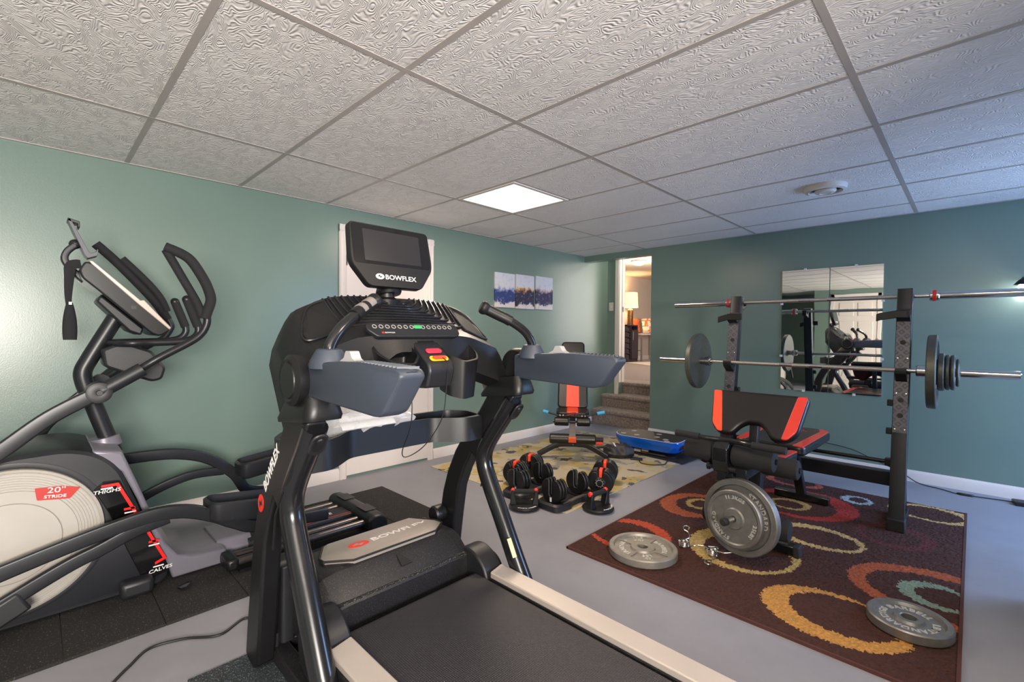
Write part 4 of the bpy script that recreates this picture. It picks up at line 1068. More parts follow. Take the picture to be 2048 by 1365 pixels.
# glossy level panel with its red line
lp = [(.175, .515), (.205, .545), (.262, .54), (.44, .075), (.345, .050), (.285, .22), (.225, .40)]
q = MB().prism(lp, 'x', -2.70, -2.688); lo = obj('level_panel', q, MGLASSBLK, e, bevel=.003)
rl = MB()
rl.prism([(.200, .530), (.258, .530), (.430, .135), (.385, .118), (.385, .130), (.414, .142), (.250, .518), (.200, .520)], 'x', -2.6885, -2.6872)
for y, z in ((.285, .400), (.372, .225)): rl.prism([(y-.01, z), (y+.03, z), (y+.03, z+.010), (y-.01, z+.010)], 'x', -2.6885, -2.6872)
obj('red_line', rl, M('bright_red_line', '#e01512', .4, var=.02), lo, smooth=0)
wl = MB()
for y, z in ((.198, .516), (.277, .391), (.362, .216), (.378, .112)): wl.b2((-2.6885, y, z-.006), (-2.687, y+.04, z))
obj('white_tick', wl, MWHITE, lo, smooth=0)
q = text('THIGHS', .022, .0008, bold=.012, shear=.15, sx=1.2); place(q, (-2.687, .218, .500), (0, 1, 0), (0, 0, 1)); obj('lettering', q, MWHITE, lo, smooth=0)
q = text('CALVES', .022, .0008, bold=.012, shear=.15, sx=1.2); place(q, (-2.687, .405, .092), (0, 1, .08), (0, 0, 1)); obj('lettering', q, MWHITE, lo, smooth=0)
# lavender shroud behind the panel
shp = [(.17, .690), (.272, .668), (.330, .50), (.395, .30), (.43, .205), (.475, .135), (.54, .108), (.68, .095), (.69, .022), (.455, .022), (.425, .14), (.38, .26), (.325, .44), (.27, .58), (.19, .655)]
sm = MB(); secs = []
for x, k in ((-3.13, -.012), (-3.11, 0), (-2.73, 0), (-2.705, -.010)):
    secs.append([(x, y, z+(k if z > .08 else 0)) for y, z in shp])
obj('shroud', sm.loft(secs), MLAV, e, bevel=.008)
obj('post_boot', MB().tube([(-2.93, .235, .655), (-2.93, .228, .700)], [.062, .058], 24), MLAV, e)
for s, px in ((1, -2.665), (-1, -3.19)):
    obj('stabiliser_foot', MB().box((px, .315, .052), (.07, .12, .075)), MBLK2, e, bevel=.02, segs=3)
    obj('foot_pad', MB().cyl((px, .33, .012), (px, .33, .03), .02), MRUB, e)
# post
ps = cr([(XM, .265, .62), (XM, .217, .775), (XM, .180, .90), (XM, .163, .955), (XM, .157, 1.01), (XM, .180, 1.07), (XM, .246, 1.206), (XM, .305, 1.325)], 7)
obj('post', MB().tube(ps, .034, 24), MFRAME, e)
# motor/bottle housing behind the post
cbx = rpoly([(.225, 1.035), (.215, 1.115), (.29, 1.150), (.40, 1.105), (.455, 1.02), (.44, .965), (.40, .955), (.33, .985)], .015, 3)
obj('bottle_holder', MB().prism(cbx, 'x', -3.00, -2.83), MBLK2, e, bevel=.012)
# console
csd = rpoly([(.140, 1.468), (.160, 1.508), (.185, 1.502), (.352, 1.335), (.458, 1.222), (.468, 1.205), (.425, 1.175), (.395, 1.188), (.200, 1.384), (.150, 1.432)], .012, 3)
co = obj('console', MB().prism(csd, 'x', -3.07, -2.79), M('console_black', '#1a1a1c', .28, var=.08, coat=.2), e, bevel=.012, segs=3)
tr_ = MB().prism([(.172, 1.511), (.186, 1.511), (.352, 1.345), (.365, 1.348), (.470, 1.218), (.462, 1.208), (.345, 1.325), (.18, 1.498)], 'x', -3.072, -2.787)
obj('silver_trim', tr_, M('champagne_trim', '#b5a89e', .35, metal=.3, var=.03), co, bevel=.003)
obj('side_port', MB().b2((-2.791, .318, 1.303), (-2.787, .336, 1.318)), MBLK2, co)
und = MB().prism([(.215, 1.365), (.37, 1.212), (.36, 1.18), (.315, 1.20), (.20, 1.335)], 'x', -3.02, -2.84); obj('console_back', und, MBLK2, co, bevel=.008)
# phone holder on its curved arm
pa = cr([(-2.93, .165, 1.43), (-2.93, .125, 1.475), (-2.93, .100, 1.520), (-2.93, .108, 1.558), (-2.93, .135, 1.590)], 6)
ph = obj('phone_holder', MB().tube(pa, 1, sq=(.055, .026), up=(0, -1, .5)), MBLK2, e, bevel=.002)
q = MB().prism(rpoly([(.108, 1.700), (.118, 1.705), (.183, 1.555), (.205, 1.565), (.208, 1.578), (.212, 1.576), (.210, 1.548), (.175, 1.532), (.165, 1.545)], .004, 2), 'x', -2.97, -2.89); obj('cradle', q, M('mid_grey_plastic', '#4c4e55', .4, var=.05), ph, bevel=.003)
q = MB().prism([(.108, 1.692), (.110, 1.706), (.150, 1.695), (.150, 1.668), (.143, 1.668), (.142, 1.684)], 'x', -2.97, -2.89); obj('clamp', q, MBLK, ph, bevel=.002)
obj('knuckle', MB().ball((-2.93, .135, 1.595), .022), MBLK2, ph)
# moving arms with handles
def arm(X, up_pts, pivot, tube_pts, grip_pts, inner, s):
    a = obj('handle_arm', MB().tube(cr([(X, *p) for p in up_pts], 6), 1, sq=(.030, .058), up=(0, -.45, .9)), MFRAME, e, bevel=.0)
    obj('pivot_cap', MB().lathe([(0, .032), (.010, .032), (.012, .028), (.030, .030), (.042, .026), (.044, .0), (.044, -.035), (0, -.035)], (X, *pivot), (s, 0, 0), 36), MBLK2, a)
    obj('sleeve', MB().tube([(X, *pivot), (X-.0*s, *tube_pts[0])], .030, 20), MBLK2, a)
    obj('tube', MB().tube(cr([(X, *pivot)]+[(X-.04*s, *p) for p in tube_pts], 6), .0165, 16), MFRAME, a)
    obj('grip', MB().tube(cr([(X-.04*s, *p) for p in grip_pts], 6), .0225, 18), MFOAM, a)
    obj('inner_grip', MB().tube(cr([(X-.05*s, *p) for p in inner], 6), .0185, 16), MFOAM, a)
arm(XN, [(-.50, .34), (-.30, .57), (-.092, .747), (.042, .861), (.187, .946)], (.187, .946), [(.330, 1.035), (.40, 1.083), (.515, 1.152), (.560, 1.192), (.580, 1.235), (.583, 1.27)],
    [(.572, 1.262), (.584, 1.30), (.598, 1.354), (.585, 1.41), (.560, 1.465), (.520, 1.53), (.480, 1.56), (.419, 1.583)], [(.566, 1.265), (.544, 1.335), (.486, 1.45), (.424, 1.572)], 1)
arm(XF, [(-.30, .25), (-.12, .45), (-.018, .617), (.035, .732), (.126, .822), (.242, .929)], (.242, .929), [(.325, 1.01), (.41, 1.097), (.50, 1.155), (.53, 1.19), (.545, 1.23), (.528, 1.27)],
    [(.528, 1.265), (.482, 1.348), (.412, 1.441), (.307, 1.567), (.227, 1.649)], [(.525, 1.31), (.492, 1.39), (.43, 1.475), (.33, 1.585)], -1)
# fixed pulse bars
for s, px in ((1, -2.78), (-1, -3.06)):
    pts = [(XM+s*.02, .250, 1.142), (px, .300, 1.144), (px, .388, 1.146), (px, .500, 1.150), (px, .555, 1.165), (px, .580, 1.20), (px, .574, 1.247)]
    a = obj('pulse_bar', MB().tube(cr(pts, 7), .017, 16), MFRAME, e)
    obj('grip', MB().tube([(px, .578, 1.225), (px, .532, 1.358)], .0205, 18), MFOAM, a)
    obj('grip_end', MB().ball((px, .532, 1.358), .021), MBLK, a)
# pedal arms, cranks and pedals
pa1 = cr([(XN, -.55, .13), (XN, -.30, .235), (XN, -.096, .291), (XN, .155, .351), (XN, .353, .384), (XN, .482, .372), (XN, .602, .318), (XN, .690, .262), (XN, .80, .215), (XN, 1.15, .18)], 6)
a = obj('pedal_arm', MB().tube(pa1, 1, sq=(.032, .062), up=(0, 0, 1)), MFRAME, e)
pa2 = cr([(XN, -.30, .06), (XN, -.10, .165), (XN, .08, .252), (XN, .186, .290), (XN, .30, .335), (XN, .42, .362)], 6)
obj('link_arm', MB().tube(pa2, 1, sq=(.030, .055), up=(0, 0, 1)), MFRAME, a)
obj('link_bracket', MB().box((XN, -.12, .125), (.045, .20, .085), (radians(28), 0, 0)), MBLK2, a, bevel=.01)
pb1 = cr([(XF, .20, .49), (XF, .349, .504), (XF, .561, .493), (XF, .733, .432), (XF, .867, .313), (XF, .951, .19), (XF, 1.15, .15)], 6)
b = obj('pedal_arm', MB().tube(pb1, 1, sq=(.032, .062), up=(0, 0, 1)), MFRAME, e)
pb2 = cr([(XF, .30, .20), (XF, .445, .291), (XF, .632, .350), (XF, .812, .345)], 6)
obj('link_arm', MB().tube(pb2, 1, sq=(.030, .050), up=(0, 0, 1)), MFRAME, b)
def pedal(cx_, y0_, y1_, z0, par, tilt):
    w = .17
    mb = MB(); secs = []
    for k, h in ((.92, -.045), (1.0, -.025), (1.0, .045), (.93, .055), (.86, .012)):
        secs.append([(cx_+u*k, (y0_+y1_)/2+v*k, z0+h+tilt*v*k) for u, v in rrect(w, y1_-y0_, .05, 5)])
    p = obj('pedal', mb.loft(secs), MBLK2, e, smooth=30)
    rm = MB()
    for k in range(6):
        yy = y0_+.07+k*(y1_-y0_-.14)/5; rm.box((cx_, yy, z0+.015+tilt*(yy-(y0_+y1_)/2)), (.11, .022, .006), (0, 0, .25))
    obj('tread_slot', rm, M('dark_red_slot', '#4d2226', .6, var=.1), p)
    obj('tread_rim', MB().prism([(-w/2+.03+cx_, y0_+.035), (w/2-.03+cx_, y0_+.035), (w/2-.03+cx_, y1_-.035), (-w/2+.03+cx_, y1_-.035)], 'z', z0+.008, z0+.013), MBLK, p)
    return p
pedal(-2.62, .57, .95, .315, a, -.12)
pedal(-3.23, .87, 1.22, .36, b, .12)
# rear frame: cover, roller rails, end cap
cv = rpoly([(-3.08, .052), (-3.06, .108), (-2.80, .108), (-2.76, .06), (-2.76, .02), (-3.08, .02)], .02, 3)
obj('beam_cover', MB().prism([(x, z) for x, z in cv], 'y', .66, .82), MLAV, e, bevel=.004)
for px in (-2.585, -2.66, -2.93, -3.005):
    obj('roller_rail', MB().cyl((px-.0, .66, .062), (px, 1.44, .062), .020, 18), MSTEEL if False else M('rail_steel', '#6d6663', .28, metal=.8, var=.08), e)
for px in (-2.62, -2.97): obj('rail_bracket', MB().b2((px-.07, .645, .03), (px+.07, .70, .09)), MBLK, e, bevel=.015)
cp_ = obj('centre_cover', MB().prism(rpoly([(-2.885, .03), (-2.875, .085), (-2.725, .085), (-2.715, .03)], .01), 'y', .80, 1.40), MBLK2, e, bevel=.004)
q = text('INTENSITY STRIDE', .042, .0008, bold=.012, shear=.15, sx=.95); place(q, (-2.80, 1.11, .0855), (0, 1, 0), (-1, 0, 0)); obj('lettering', q, MWHITE, cp_, smooth=0)
q = MB().b2((-2.748, .90, .0852), (-2.742, 1.38, .0858)); obj('red_line', q, MREDP, cp_, smooth=0)
obj('base_plate', MB().b2((-3.05, .70, .014), (-2.55, 1.42, .03)), MBLK, e)
ec = MB(); secs = []
for x, k in ((-3.075, .75), (-3.06, .95), (-3.0, 1), (-2.58, 1), (-2.53, .95), (-2.515, .75)):
    secs.append([(x, 1.435+(y-1.435)*k, .065+(z-.065)*k) for y, z in rpoly([(1.375, .02), (1.37, .095), (1.40, .118), (1.46, .115), (1.50, .085), (1.51, .02)], .02, 3)])
eo = obj('end_cap', ec.loft(secs), MBLK2, e, bevel=.004)
for px in (-2.93, -2.66): obj('cap_panel', MB().box((px, 1.432, .1185), (.12, .075, .003), (-.03, 0, 0)), MBLK, eo)
# chest strap hanging from the console
sp_ = MB()
pth = cr([(-2.86, .150, 1.50), (-2.86, .118, 1.49), (-2.86, .112, 1.44), (-2.86, .108, 1.36), (-2.86, .110, 1.30)], 5)
sp_.tube(pth, [1, 1.05, 1.1, 1.1, 1.1, 1.1, 1.1, 1.1, 1.05, 1, .95, .9, .85, .8, .75, .7, .65, .6, .55, .5, .5], sq=(.010, .036), up=(0, -1, 0))
secs = []
for i in range(13):
    u = i/12; w = .010+.030*math.sin(pi*min(1, u*.62+.05))**.8; z = 1.325-.165*u
    secs.append([(-2.86+.25*w*cos(a), .112+w*.62*sin(a), z) for a in [2*pi*k/16 for k in range(16)]])
sp_.loft(secs)
t3 = thing('fabric_strap', 'black fabric strap hanging from the top of the trainer console', 'strap', (-2.86, .115, 1.16))
obj('webbing', sp_, M('black_webbing', '#121217', .85, var=.15, bump=.2, bscale=300), t3, smooth=50)
obj('buckle', MB().box((-2.852, .114, 1.322), (.006, .010, .012)), MSILV, t3)
# ================================================================== WEIGHT PLATES
def plate(name, label, r, t_, loc, rot=(0, 0, 0), hole=.026, mat=None, group=None, words=(), rim=.16, spokes=False, cat='weight plate', dirn=None, plain=False):
    """iron disc lying face up at loc (centre of its underside) before rotation"""
    if dirn is not None:
        q = Vector((0, 0, 1)).rotation_difference(Vector(dirn)); rot = q.to_euler()
    T_ = thing(name, label, cat, loc, 0, group); T_.rotation_euler = rot
    w = r*rim; rec = .0 if plain else t_*.28; hubr = r*.34
    prof = [(hole, 0), (r-.006, 0), (r, .006), (r, t_-.005), (r-.005, t_), (r-w, t_)]
    if not plain: prof += [(r-w-.006, t_-rec), (hubr+.006, t_-rec), (hubr, t_-.002)]
    prof += [(hole+.004, t_-.001), (hole, t_-.004), (hole, 0)]
    b = MB().lathe(prof, (0, 0, 0), (0, 0, 1), 72)
    if spokes:
        for k in range(4): b.box((0, 0, 0), (r-w-hubr+.012, .012, .006), None).map(lambda v, k=k: Matrix.Rotation(pi/2*k+.5, 3, 'Z') @ (v+Vector((hubr+(r-w-hubr)/2, 0, t_-rec+.002))), start=len(b.v)-8)
    obj('disc', b, mat or MIRON, T_, local=True, smooth=30)
    for s, ang, size, rr, fl in words:
        q = arc(text(s, size, .0025, bold=.018, sx=1.05, spacing=1.12), r*rr, radians(ang), fl)
        q.map(lambda v: v+Vector((0, 0, t_-rec)))
        obj('lettering', q, MLETT, T_, local=True, smooth=0)
    return T_
W45 = (('STANDARD', 250, .030, .67, 1), ('BARBELL', 70, .030, .67, 1))

# ================================================================== SQUAT RACK
RXR, RXL, RF = -.320, -1.355, 3.69
rk = thing('squat_rack', 'black steel squat rack with tread-plate uprights against the far wall', 'rack', ((RXR+RXL)/2, 3.85, .012))
LEAN = .175
def upy(z): return RF+LEAN*z
for px in (RXR, RXL):
    u = obj('upright', MB().tube([(px, upy(.02), .02), (px, upy(.66), .66), (px, upy(1.50), 1.50)], 1, sq=(.078, .072), up=(0, -1, LEAN), rnd=.08), MRACK, rk)
    fp = MB(); za, zb = .60, 1.33
    fp.prism([(-.035, 0), (.035, 0), (.035, zb-za), (-.035, zb-za)], 'z', 0, .002)
    place(fp, (px, upy(za)-.0392, za), (1, 0, 0), (0, LEAN, 1)); obj('tread_panel', fp, MDIAM, u, smooth=0)
    for z in (.65, .69, .88, 1.0, 1.16):
        for dx in (-.022, .022):
            pass
    rv = MB()
    for z in (.62, .84, 1.06, 1.30):
        for dx in (-.024, .024): rv.lathe([(0, .005), (.005, .004), (.006, 0)], (px+dx, upy(z)-.040, z), (0, -1, LEAN), 10)
    obj('rivet', rv, MCHROME, u)
    hl = MB()
    for z in (.705, .80, 1.16, .93): hl.lathe([(0, .0012), (.015, .0012), (.015, -.004), (0, -.004)], (px, upy(z)-.0405, z), (0, -1, LEAN), 20)
    obj('peg_hole', hl, MPIT, u)
    obj('foot', MB().box((px, RF+.0, .050), (.088, .085, .075)), MRUB, rk, bevel=.006)
    obj('base_rail', MB().b2((px-.034, RF+.02, .014), (px+.034, 4.03, .062)), MRACK, rk, bevel=.004)
    obj('brace', MB().tube([(px, 4.00, .05), (px, 3.93, .33), (px, upy(.55)+.03, .55)], 1, sq=(.05, .02), up=(0, 1, .2)), MRACK, rk)
    for z in (.40, .575):
        s_ = -1 if px > -.8 else 1
        obj('spotter_peg', MB().box((px+s_*.052, upy(z+.2), z+.2), (.035, .03, .04)), MBLK, rk, bevel=.004)
    # upper J-hook
    zc = 1.345; yc_ = upy(zc)-.038
    s_ = -1 if px > -.8 else -1
    hk = MB().prism(rpoly([(.0, -.055), (-.035, -.045), (-.062, -.030), (-.066, .018), (-.054, .022), (-.050, -.012), (-.028, -.018), (-.010, -.012), (0, .035)], .006, 3), 'x', px-.034, px+.034)
    hk.map(lambda v: Vector((v.x, yc_+v.y, zc+v.z)))
    ho = obj('bar_hook', hk, MBLK, rk, bevel=.004)
    x0_, x1_ = (px-.135, px+.02) if px > -.8 else (px-.105, px+.075)
    lp_ = MB().loft([[(x, yc_-.066+dy, zc-.006+dz_+h) for dy, h in ((0, -.024), (.010, -.024), (.010, .024), (0, .024))] for x, dy_, dz_ in ((x0_, 0, -.022), (x0_+.02, 0, -.014), (px-.03, 0, 0), (x1_, 0, 0))])
    obj('hook_lip', lp_, MBLK, ho, bevel=.004)
    # lower hook under the loaded bar
    zl = .985; yl = upy(zl)-.038
    hk = MB().prism(rpoly([(.0, -.08), (-.055, -.045), (-.085, -.02), (-.088, .012), (-.074, .016), (-.07, -.012), (-.045, -.017), (-.030, -.018), (-.012, .012), (0, .015)], .006, 3), 'x', px-.028, px+.028)
    hk.map(lambda v: Vector((v.x, yl+v.y, zl+v.z)))
    obj('bar_hook', hk, MBLK, rk, bevel=.004)
    # rear cradle that carries the upper bar
    zu = 1.447; yu = upy(zu)+.036
    ck = MB().prism([(0, -.045), (.045, -.040), (.125, -.02), (.125, .035), (.112, .035), (.105, -.003), (.060, -.006), (.045, .03), (0, .035)], 'x', px-.02, px+.02)
    ck.map(lambda v: Vector((v.x, yu+v.y, zu+v.z-.008)))
    obj('rear_hook', ck, MRACK, rk, bevel=.003)
obj('cross_beam', MB().b2((RXL+.02, 3.965, .205), (RXR-.02, 4.03, .30)), MRACK, rk, bevel=.005)
obj('tie_bar', MB().cyl((RXL+.03, 3.88, .385), (RXR-.03, 3.88, .385), .013), MBLK, rk)
for px in (RXL+.05, RXR-.055): obj('tie_clamp', MB().box((px, 3.875, .385), (.05, .045, .05)), MBLK, rk, bevel=.005)

# ================================================================== BARBELLS
def barbell(label, y, z, x0, cl, crr, x1, red):
    b = thing('barbell', label, 'barbell', ((x0+x1)/2, y, z), group='olympic barbells on the rack')
    sh = obj('shaft', MB().cyl((cl-.02, y, z), (crr+.02, y, z), .0142, 20), MSTEEL, b)
    kn = MB()
    for a_, b_ in ((.10, .40), (.46, .54), (.60, .90)):
        kn.cyl((cl+(crr-cl)*a_, y, z), (cl+(crr-cl)*b_, y, z), .01455, 20)
    obj('knurling', kn, M('knurled_steel', '#b0aaa4', .42, metal=.9, var=.2, scale=300, bump=.6, bscale=700), sh)
    for s, a_, e_ in ((-1, cl, x0), (1, crr, x1)):
        o = obj('sleeve', MB().lathe([(0, 0), (.0245, 0), (.025, .003), (.025, abs(e_-a_)-.004), (.022, abs(e_-a_)), (.012, abs(e_-a_)), (.011, abs(e_-a_)-.004), (0, abs(e_-a_)-.004)], (a_, y, z), (s, 0, 0), 32), MCHROME, b)
        obj('collar', MB().lathe([(.013, -.045), (.030, -.045), (.0345, -.040), (.0345, 0), (.030, .004), (.02, .004)], (a_, y, z), (s, 0, 0), 32), MCHROME, b)
        if red: obj('red_band', MB().lathe([(.0346, -.03), (.0355, -.029), (.0355, -.011), (.0346, -.01)], (a_, y, z), (s, 0, 0), 32), MREDP, b)
    return b
BLY, BLZ = 3.792, .987
barbell('loaded chrome barbell held low on the front hooks of the rack', BLY, BLZ, -1.925, -1.535, -.205, .190, False)
barbell('empty chrome barbell with red collar bands across the top of the rack', 4.068, 1.463, -1.930, -1.480, -.165, .285, True)
plate('weight_plate', 'large grey iron plate on the left sleeve of the loaded barbell', .222, .040, (-1.575, BLY, BLZ), dirn=(-1, 0, 0), mat=MIRON2, plain=False, group='plates on the loaded barbell', words=W45)
plate('weight_plate', 'large grey iron plate on the right sleeve of the loaded barbell', .222, .046, (-.197, BLY, BLZ), dirn=(1, 0, 0), mat=MIRON2, group='plates on the loaded barbell', words=W45)
xx = -.151
for r_, t_, lb in ((.112, .030, 'small grey plate touching the large right plate of the loaded barbell'), (.105, .020, 'small grey plate second outward from the large right barbell plate'), (.104, .020, 'small grey plate third outward from the large right barbell plate'), (.082, .016, 'smallest grey plate, outermost on the right sleeve of the loaded barbell')):
    plate('weight_plate', lb, r_, t_, (xx, BLY, BLZ), dirn=(1, 0, 0), mat=MIRON2, group='plates on the loaded barbell'); xx += t_+.003

# plates and spring collars on the rug
RZ = .0155
p = plate('weight_plate', 'iron plate with raised letters lying flat near the left corner of the brown rug', .180, .042, (-1.257, 2.298, RZ), rot=(0, 0, radians(-28)), mat=M('warm_hammertone_iron', '#97928a', .42, metal=.55, var=.14, scale=30, bump=.35, bscale=220),
      words=(('STANDARD', 250, .034, .62, 1), ('BARBELL', 75, .034, .62, 1), ('25', 340, .034, .70, 1), ('LBS', 340, .028, .50, 1), ('11.3', 160, .030, .70, 1), ('KGS', 160, .026, .50, 1)), spokes=True, rim=.14)
plate('weight_plate', 'iron plate with raised letters lying flat near the right edge of the brown rug', .140, .042, (-.170, 2.497, RZ), rot=(0, 0, radians(12)), mat=MIRON,
      words=(('STANDARD', 262, .036, .60, 1), ('BARBELL', 80, .036, .60, 1), ('LBS', 345, .034, .60, 1), ('KGS', 170, .034, .60, 1)), rim=.17)
def spring_collar(label, loc, ang, flip):
    t = thing('spring_collar', label, 'spring collar', loc, ang, 'spring collars on the brown rug')
    cp = [(.027*cos(a), .027*sin(a), .005+.0052*a/(2*pi)*1.25) for a in [2*pi*k/24 for k in range(24*4)]]
    obj('coil', MB().tube(cp, .0033, 8), MSTEEL, t, local=True)
    e0, e1 = Vector(cp[0]), Vector(cp[-1])
    for q, dr in ((e1, 1), (e0, -1)):
        a_ = [q, q+Vector((.03, -.02*dr, .004)), q+Vector((.075, -.01*dr, .012)), q+Vector((.095, .012*dr, .016)), q+Vector((.135, .016*dr, .020)), q+Vector((.148, .0, .020)), q+Vector((.135, -.014*dr, .018)), q+Vector((.098, -.010*dr, .016))]
        m = MB().tube(cr(a_, 5), .0033, 8)
        m.map(lambda v: Matrix.Rotation(flip*(.9 if dr > 0 else -.7), 3, 'Z') @ v)
        obj('handle', m, MSTEEL, t, local=True)
spring_collar('chrome spring collar touching the flat plate at the left of the brown rug', (-1.135, 2.535, RZ+.002), radians(60), 1)
spring_collar('chrome spring collar lying free between the flat plate and the bench weights', (-.985, 2.545, RZ+.002), radians(-35), 1)

# ================================================================== PREACHER BENCH
XC = -.868
b = thing('weight_bench', 'black and red weight bench with preacher pad and foam leg rollers on the brown rug', 'bench', (XC, 3.2, RZ))
fb = MB().b2((XC-.20, 2.835, RZ+.002), (XC+.20, 2.90, RZ+.052)); obj('front_foot', fb, MTUBE, b, bevel=.005)
for s in (-1, 1): obj('end_cap', MB().box((XC+s*.212, 2.8675, RZ+.027), (.03, .075, .062)), MRUB, b, bevel=.006)
rb_ = MB().b2((XC-.17, 3.84, RZ+.002), (XC+.17, 3.90, RZ+.052)); obj('rear_foot', rb_, MTUBE, b, bevel=.005)
obj('leg', MB().tube([(XC, 2.868, .06), (XC, 2.89, .46)], 1, sq=(.055, .055), up=(0, 1, 0), rnd=.1), MRACK, b)
obj('leg', MB().tube([(XC, 3.87, .06), (XC, 3.62, .46)], 1, sq=(.055, .055), up=(0, 1, 0), rnd=.1), MRACK, b)
obj('beam', MB().b2((XC-.028, 2.62, .435), (XC+.028, 3.66, .49)), MRACK, b, bevel=.004)
obj('gusset', MB().prism([(2.89, .30), (2.89, .44), (3.06, .44)], 'x', XC-.045, XC-.037), MRACK, b)
def pad(name, outl, axis_o, xd, yd, th, par, band=None, bev=.016):
    m = MB().prism(outl, 'z', -th, 0); place(m, axis_o, xd, yd)
    o = obj(name, m, MVINYL, par, bevel=bev, segs=4, smooth=40)
    if band:
        for poly, mat in band:
            q = MB().prism(poly, 'z', -.010, .0015); place(q, axis_o, xd, yd); obj('red_panel', q, mat, o, bevel=.004, segs=2, label='red vinyl panel')
    return o
# seat and back pad lie flat; x right, y towards the wall
bp = rpoly([(-.19, -.33), (.19, -.33), (.205, .28), (.16, .36), (-.16, .36), (-.205, .28)], .05, 5)
bo = pad('back_pad', bp, (XC, 3.40, .562), (1, 0, 0), (0, 1, 0), .058, b,
    [(rpoly([(.125, -.322), (.183, -.322), (.196, .27), (.155, .34), (.125, .34), (.150, .24)], .01), MRED), (rpoly([(-.125, -.322), (-.183, -.322), (-.196, .27), (-.155, .34), (-.125, .34), (-.150, .24)], .01), MRED)])
q = text('MARCY', .075, .0008, bold=.01, shear=.1); place(q, (XC+.01, 3.52, .5625), (.55, .83, 0), (-.83, .55, 0)); obj('lettering', q, MRED, bo, smooth=0)
sp_ = rpoly([(-.16, -.13), (.16, -.13), (.175, .11), (-.175, .11)], .05, 5)
pad('seat', sp_, (XC, 2.925, .545), (1, 0, 0), (0, 1, 0), .055, b,
    [(rpoly([(.115, -.122), (.155, -.122), (.168, .10), (.125, .10)], .01), MRED), (rpoly([(-.115, -.122), (-.155, -.122), (-.168, .10), (-.125, .10)], .01), MRED)])
# preacher pad on its post
PO = Vector((XC+.008, 2.735, .668)); PU = Vector((0, .12, .208)).normalized()
po = [(-.252, .245), (.252, .245), (.222, .03), (.175, -.022), (.105, -.026), (.062, .035), (.03, .058), (-.03, .058), (-.062, .035), (-.105, -.026), (-.175, -.022), (-.222, .03)]
pm = MB().prism(rpoly(po, .03, 4), 'z', -.055, 0); place(pm, PO, (1, 0, 0), PU)
ppad = obj('preacher_pad', pm, MVINYL, b, bevel=.018, segs=4, smooth=40)
for s in (-1, 1):
    q = MB().prism(rpoly([(s*.196, .238), (s*.244, .238), (s*.214, .035), (s*.178, -.012), (s*.148, -.014)], .012), 'z', -.012, .0016); place(q, PO, (1, 0, 0), PU)
    obj('red_panel', q, MRED if s > 0 else MORANGE, ppad, bevel=.004, label='red vinyl side panel')
obj('preacher_post', MB().tube([(XC, 2.80, .44), (XC, 2.845, .76)], 1, sq=(.045, .045), up=(0, 1, 0), rnd=.1), MRACK, b)
# leg developer: bracket, rollers, curl handle, swinging arm
bk = MB().prism(rpoly([(2.54, .600), (2.57, .635), (2.66, .635), (2.66, .50), (2.62, .45), (2.56, .47), (2.54, .53)], .008), 'x', -.992, -.912)
obj('bracket', bk, MTUBE, b, bevel=.006)
obj('pivot_bolt', MB().cyl((-1.02, 2.585, .487), (-.880, 2.585, .487), .014, 16).cyl((-1.03, 2.585, .487), (-1.015, 2.585, .487), .022, 6), MFRAME, b)
for a_, c_, y, z, r_ in ((-1.160, -.992, 2.615, .562, .058), (-.908, -.702, 2.615, .562, .058), (-1.09, -.925, 2.73, .545-.06, .0), (-.80, -.622, 2.725, .512, .052), (-1.115, -.94, 2.725, .512, .052)):
    if r_: obj('foam_roller', MB().lathe([(0, 0), (r_*.75, 0), (r_*.93, .005), (r_, .018), (r_, c_-a_-.018), (r_*.93, c_-a_-.005), (r_*.75, c_-a_), (0, c_-a_)], (a_, y, z), (1, 0, 0), 32), MFOAM, b)
obj('roller_bar', MB().cyl((-1.17, 2.615, .562), (-.695, 2.615, .562), .014), MTUBE, b)
obj('roller_bar', MB().cyl((-1.12, 2.725, .512), (-.615, 2.725, .512), .014), MTUBE, b)
hb_ = cr([(-1.195, 2.555, .645), (-1.06, 2.555, .642), (-1.01, 2.565, .640), (-.95, 2.58, .640), (-.86, 2.575, .640), (-.80, 2.555, .640), (-.640, 2.545, .640)], 6)
ch = obj('curl_handle', MB().tube(hb_, .0135, 16), MTUBE, b)
obj('grip', MB().cyl((-1.198, 2.555, .645), (-1.065, 2.555, .6425), .0185, 20), MFOAM, ch)
obj('grip', MB().cyl((-.795, 2.554, .640), (-.638, 2.545, .640), .0185, 20), MFOAM, ch)
obj('swing_arm', MB().tube([(-.945, 2.635, .50), (-.87, 2.665, .20)], 1, sq=(.045, .045), up=(0, 1, 0), rnd=.1), MRACK, b)
AX = Vector((-.17, -.984, .05)).normalized()
PB = Vector((-.846, 2.640, .247))
obj('plate_pin', MB().cyl(PB, PB+AX*.225, .0135, 20), MCHROME, b)
obj('pin_cap', MB().lathe([(0, .228), (.015, .228), (.019, .222), (.019, .195), (.014, .193)], PB, AX, 24), MRUB, b)
for s in (-1, 1):
    a_, c_ = sorted((-.868+s*.075, -.868+s*.215))
    obj('foam_roller', MB().lathe([(0, 0), (.02, 0), (.050, .0), (.056, .010), (.056, c_-a_-.010), (.050, c_-a_), (0, c_-a_)], (a_, 2.70, .195), (1, 0, 0), 28), MFOAM, b)
obj('roller_bar', MB().cyl((-1.07, 2.70, .195), (-.67, 2.70, .195), .012), MTUBE, b)
q0 = PB+AX*.035
plate('weight_plate', 'big grey iron plate on the bench pin, behind the smaller plate', .196, .045, q0, dirn=AX, hole=.015, words=(('STANDARD', 20, .032, .68, 1), ('45LBS', 200, .032, .68, 1)), rim=.15, group='plates on the bench pin')
q1 = q0+AX*.062
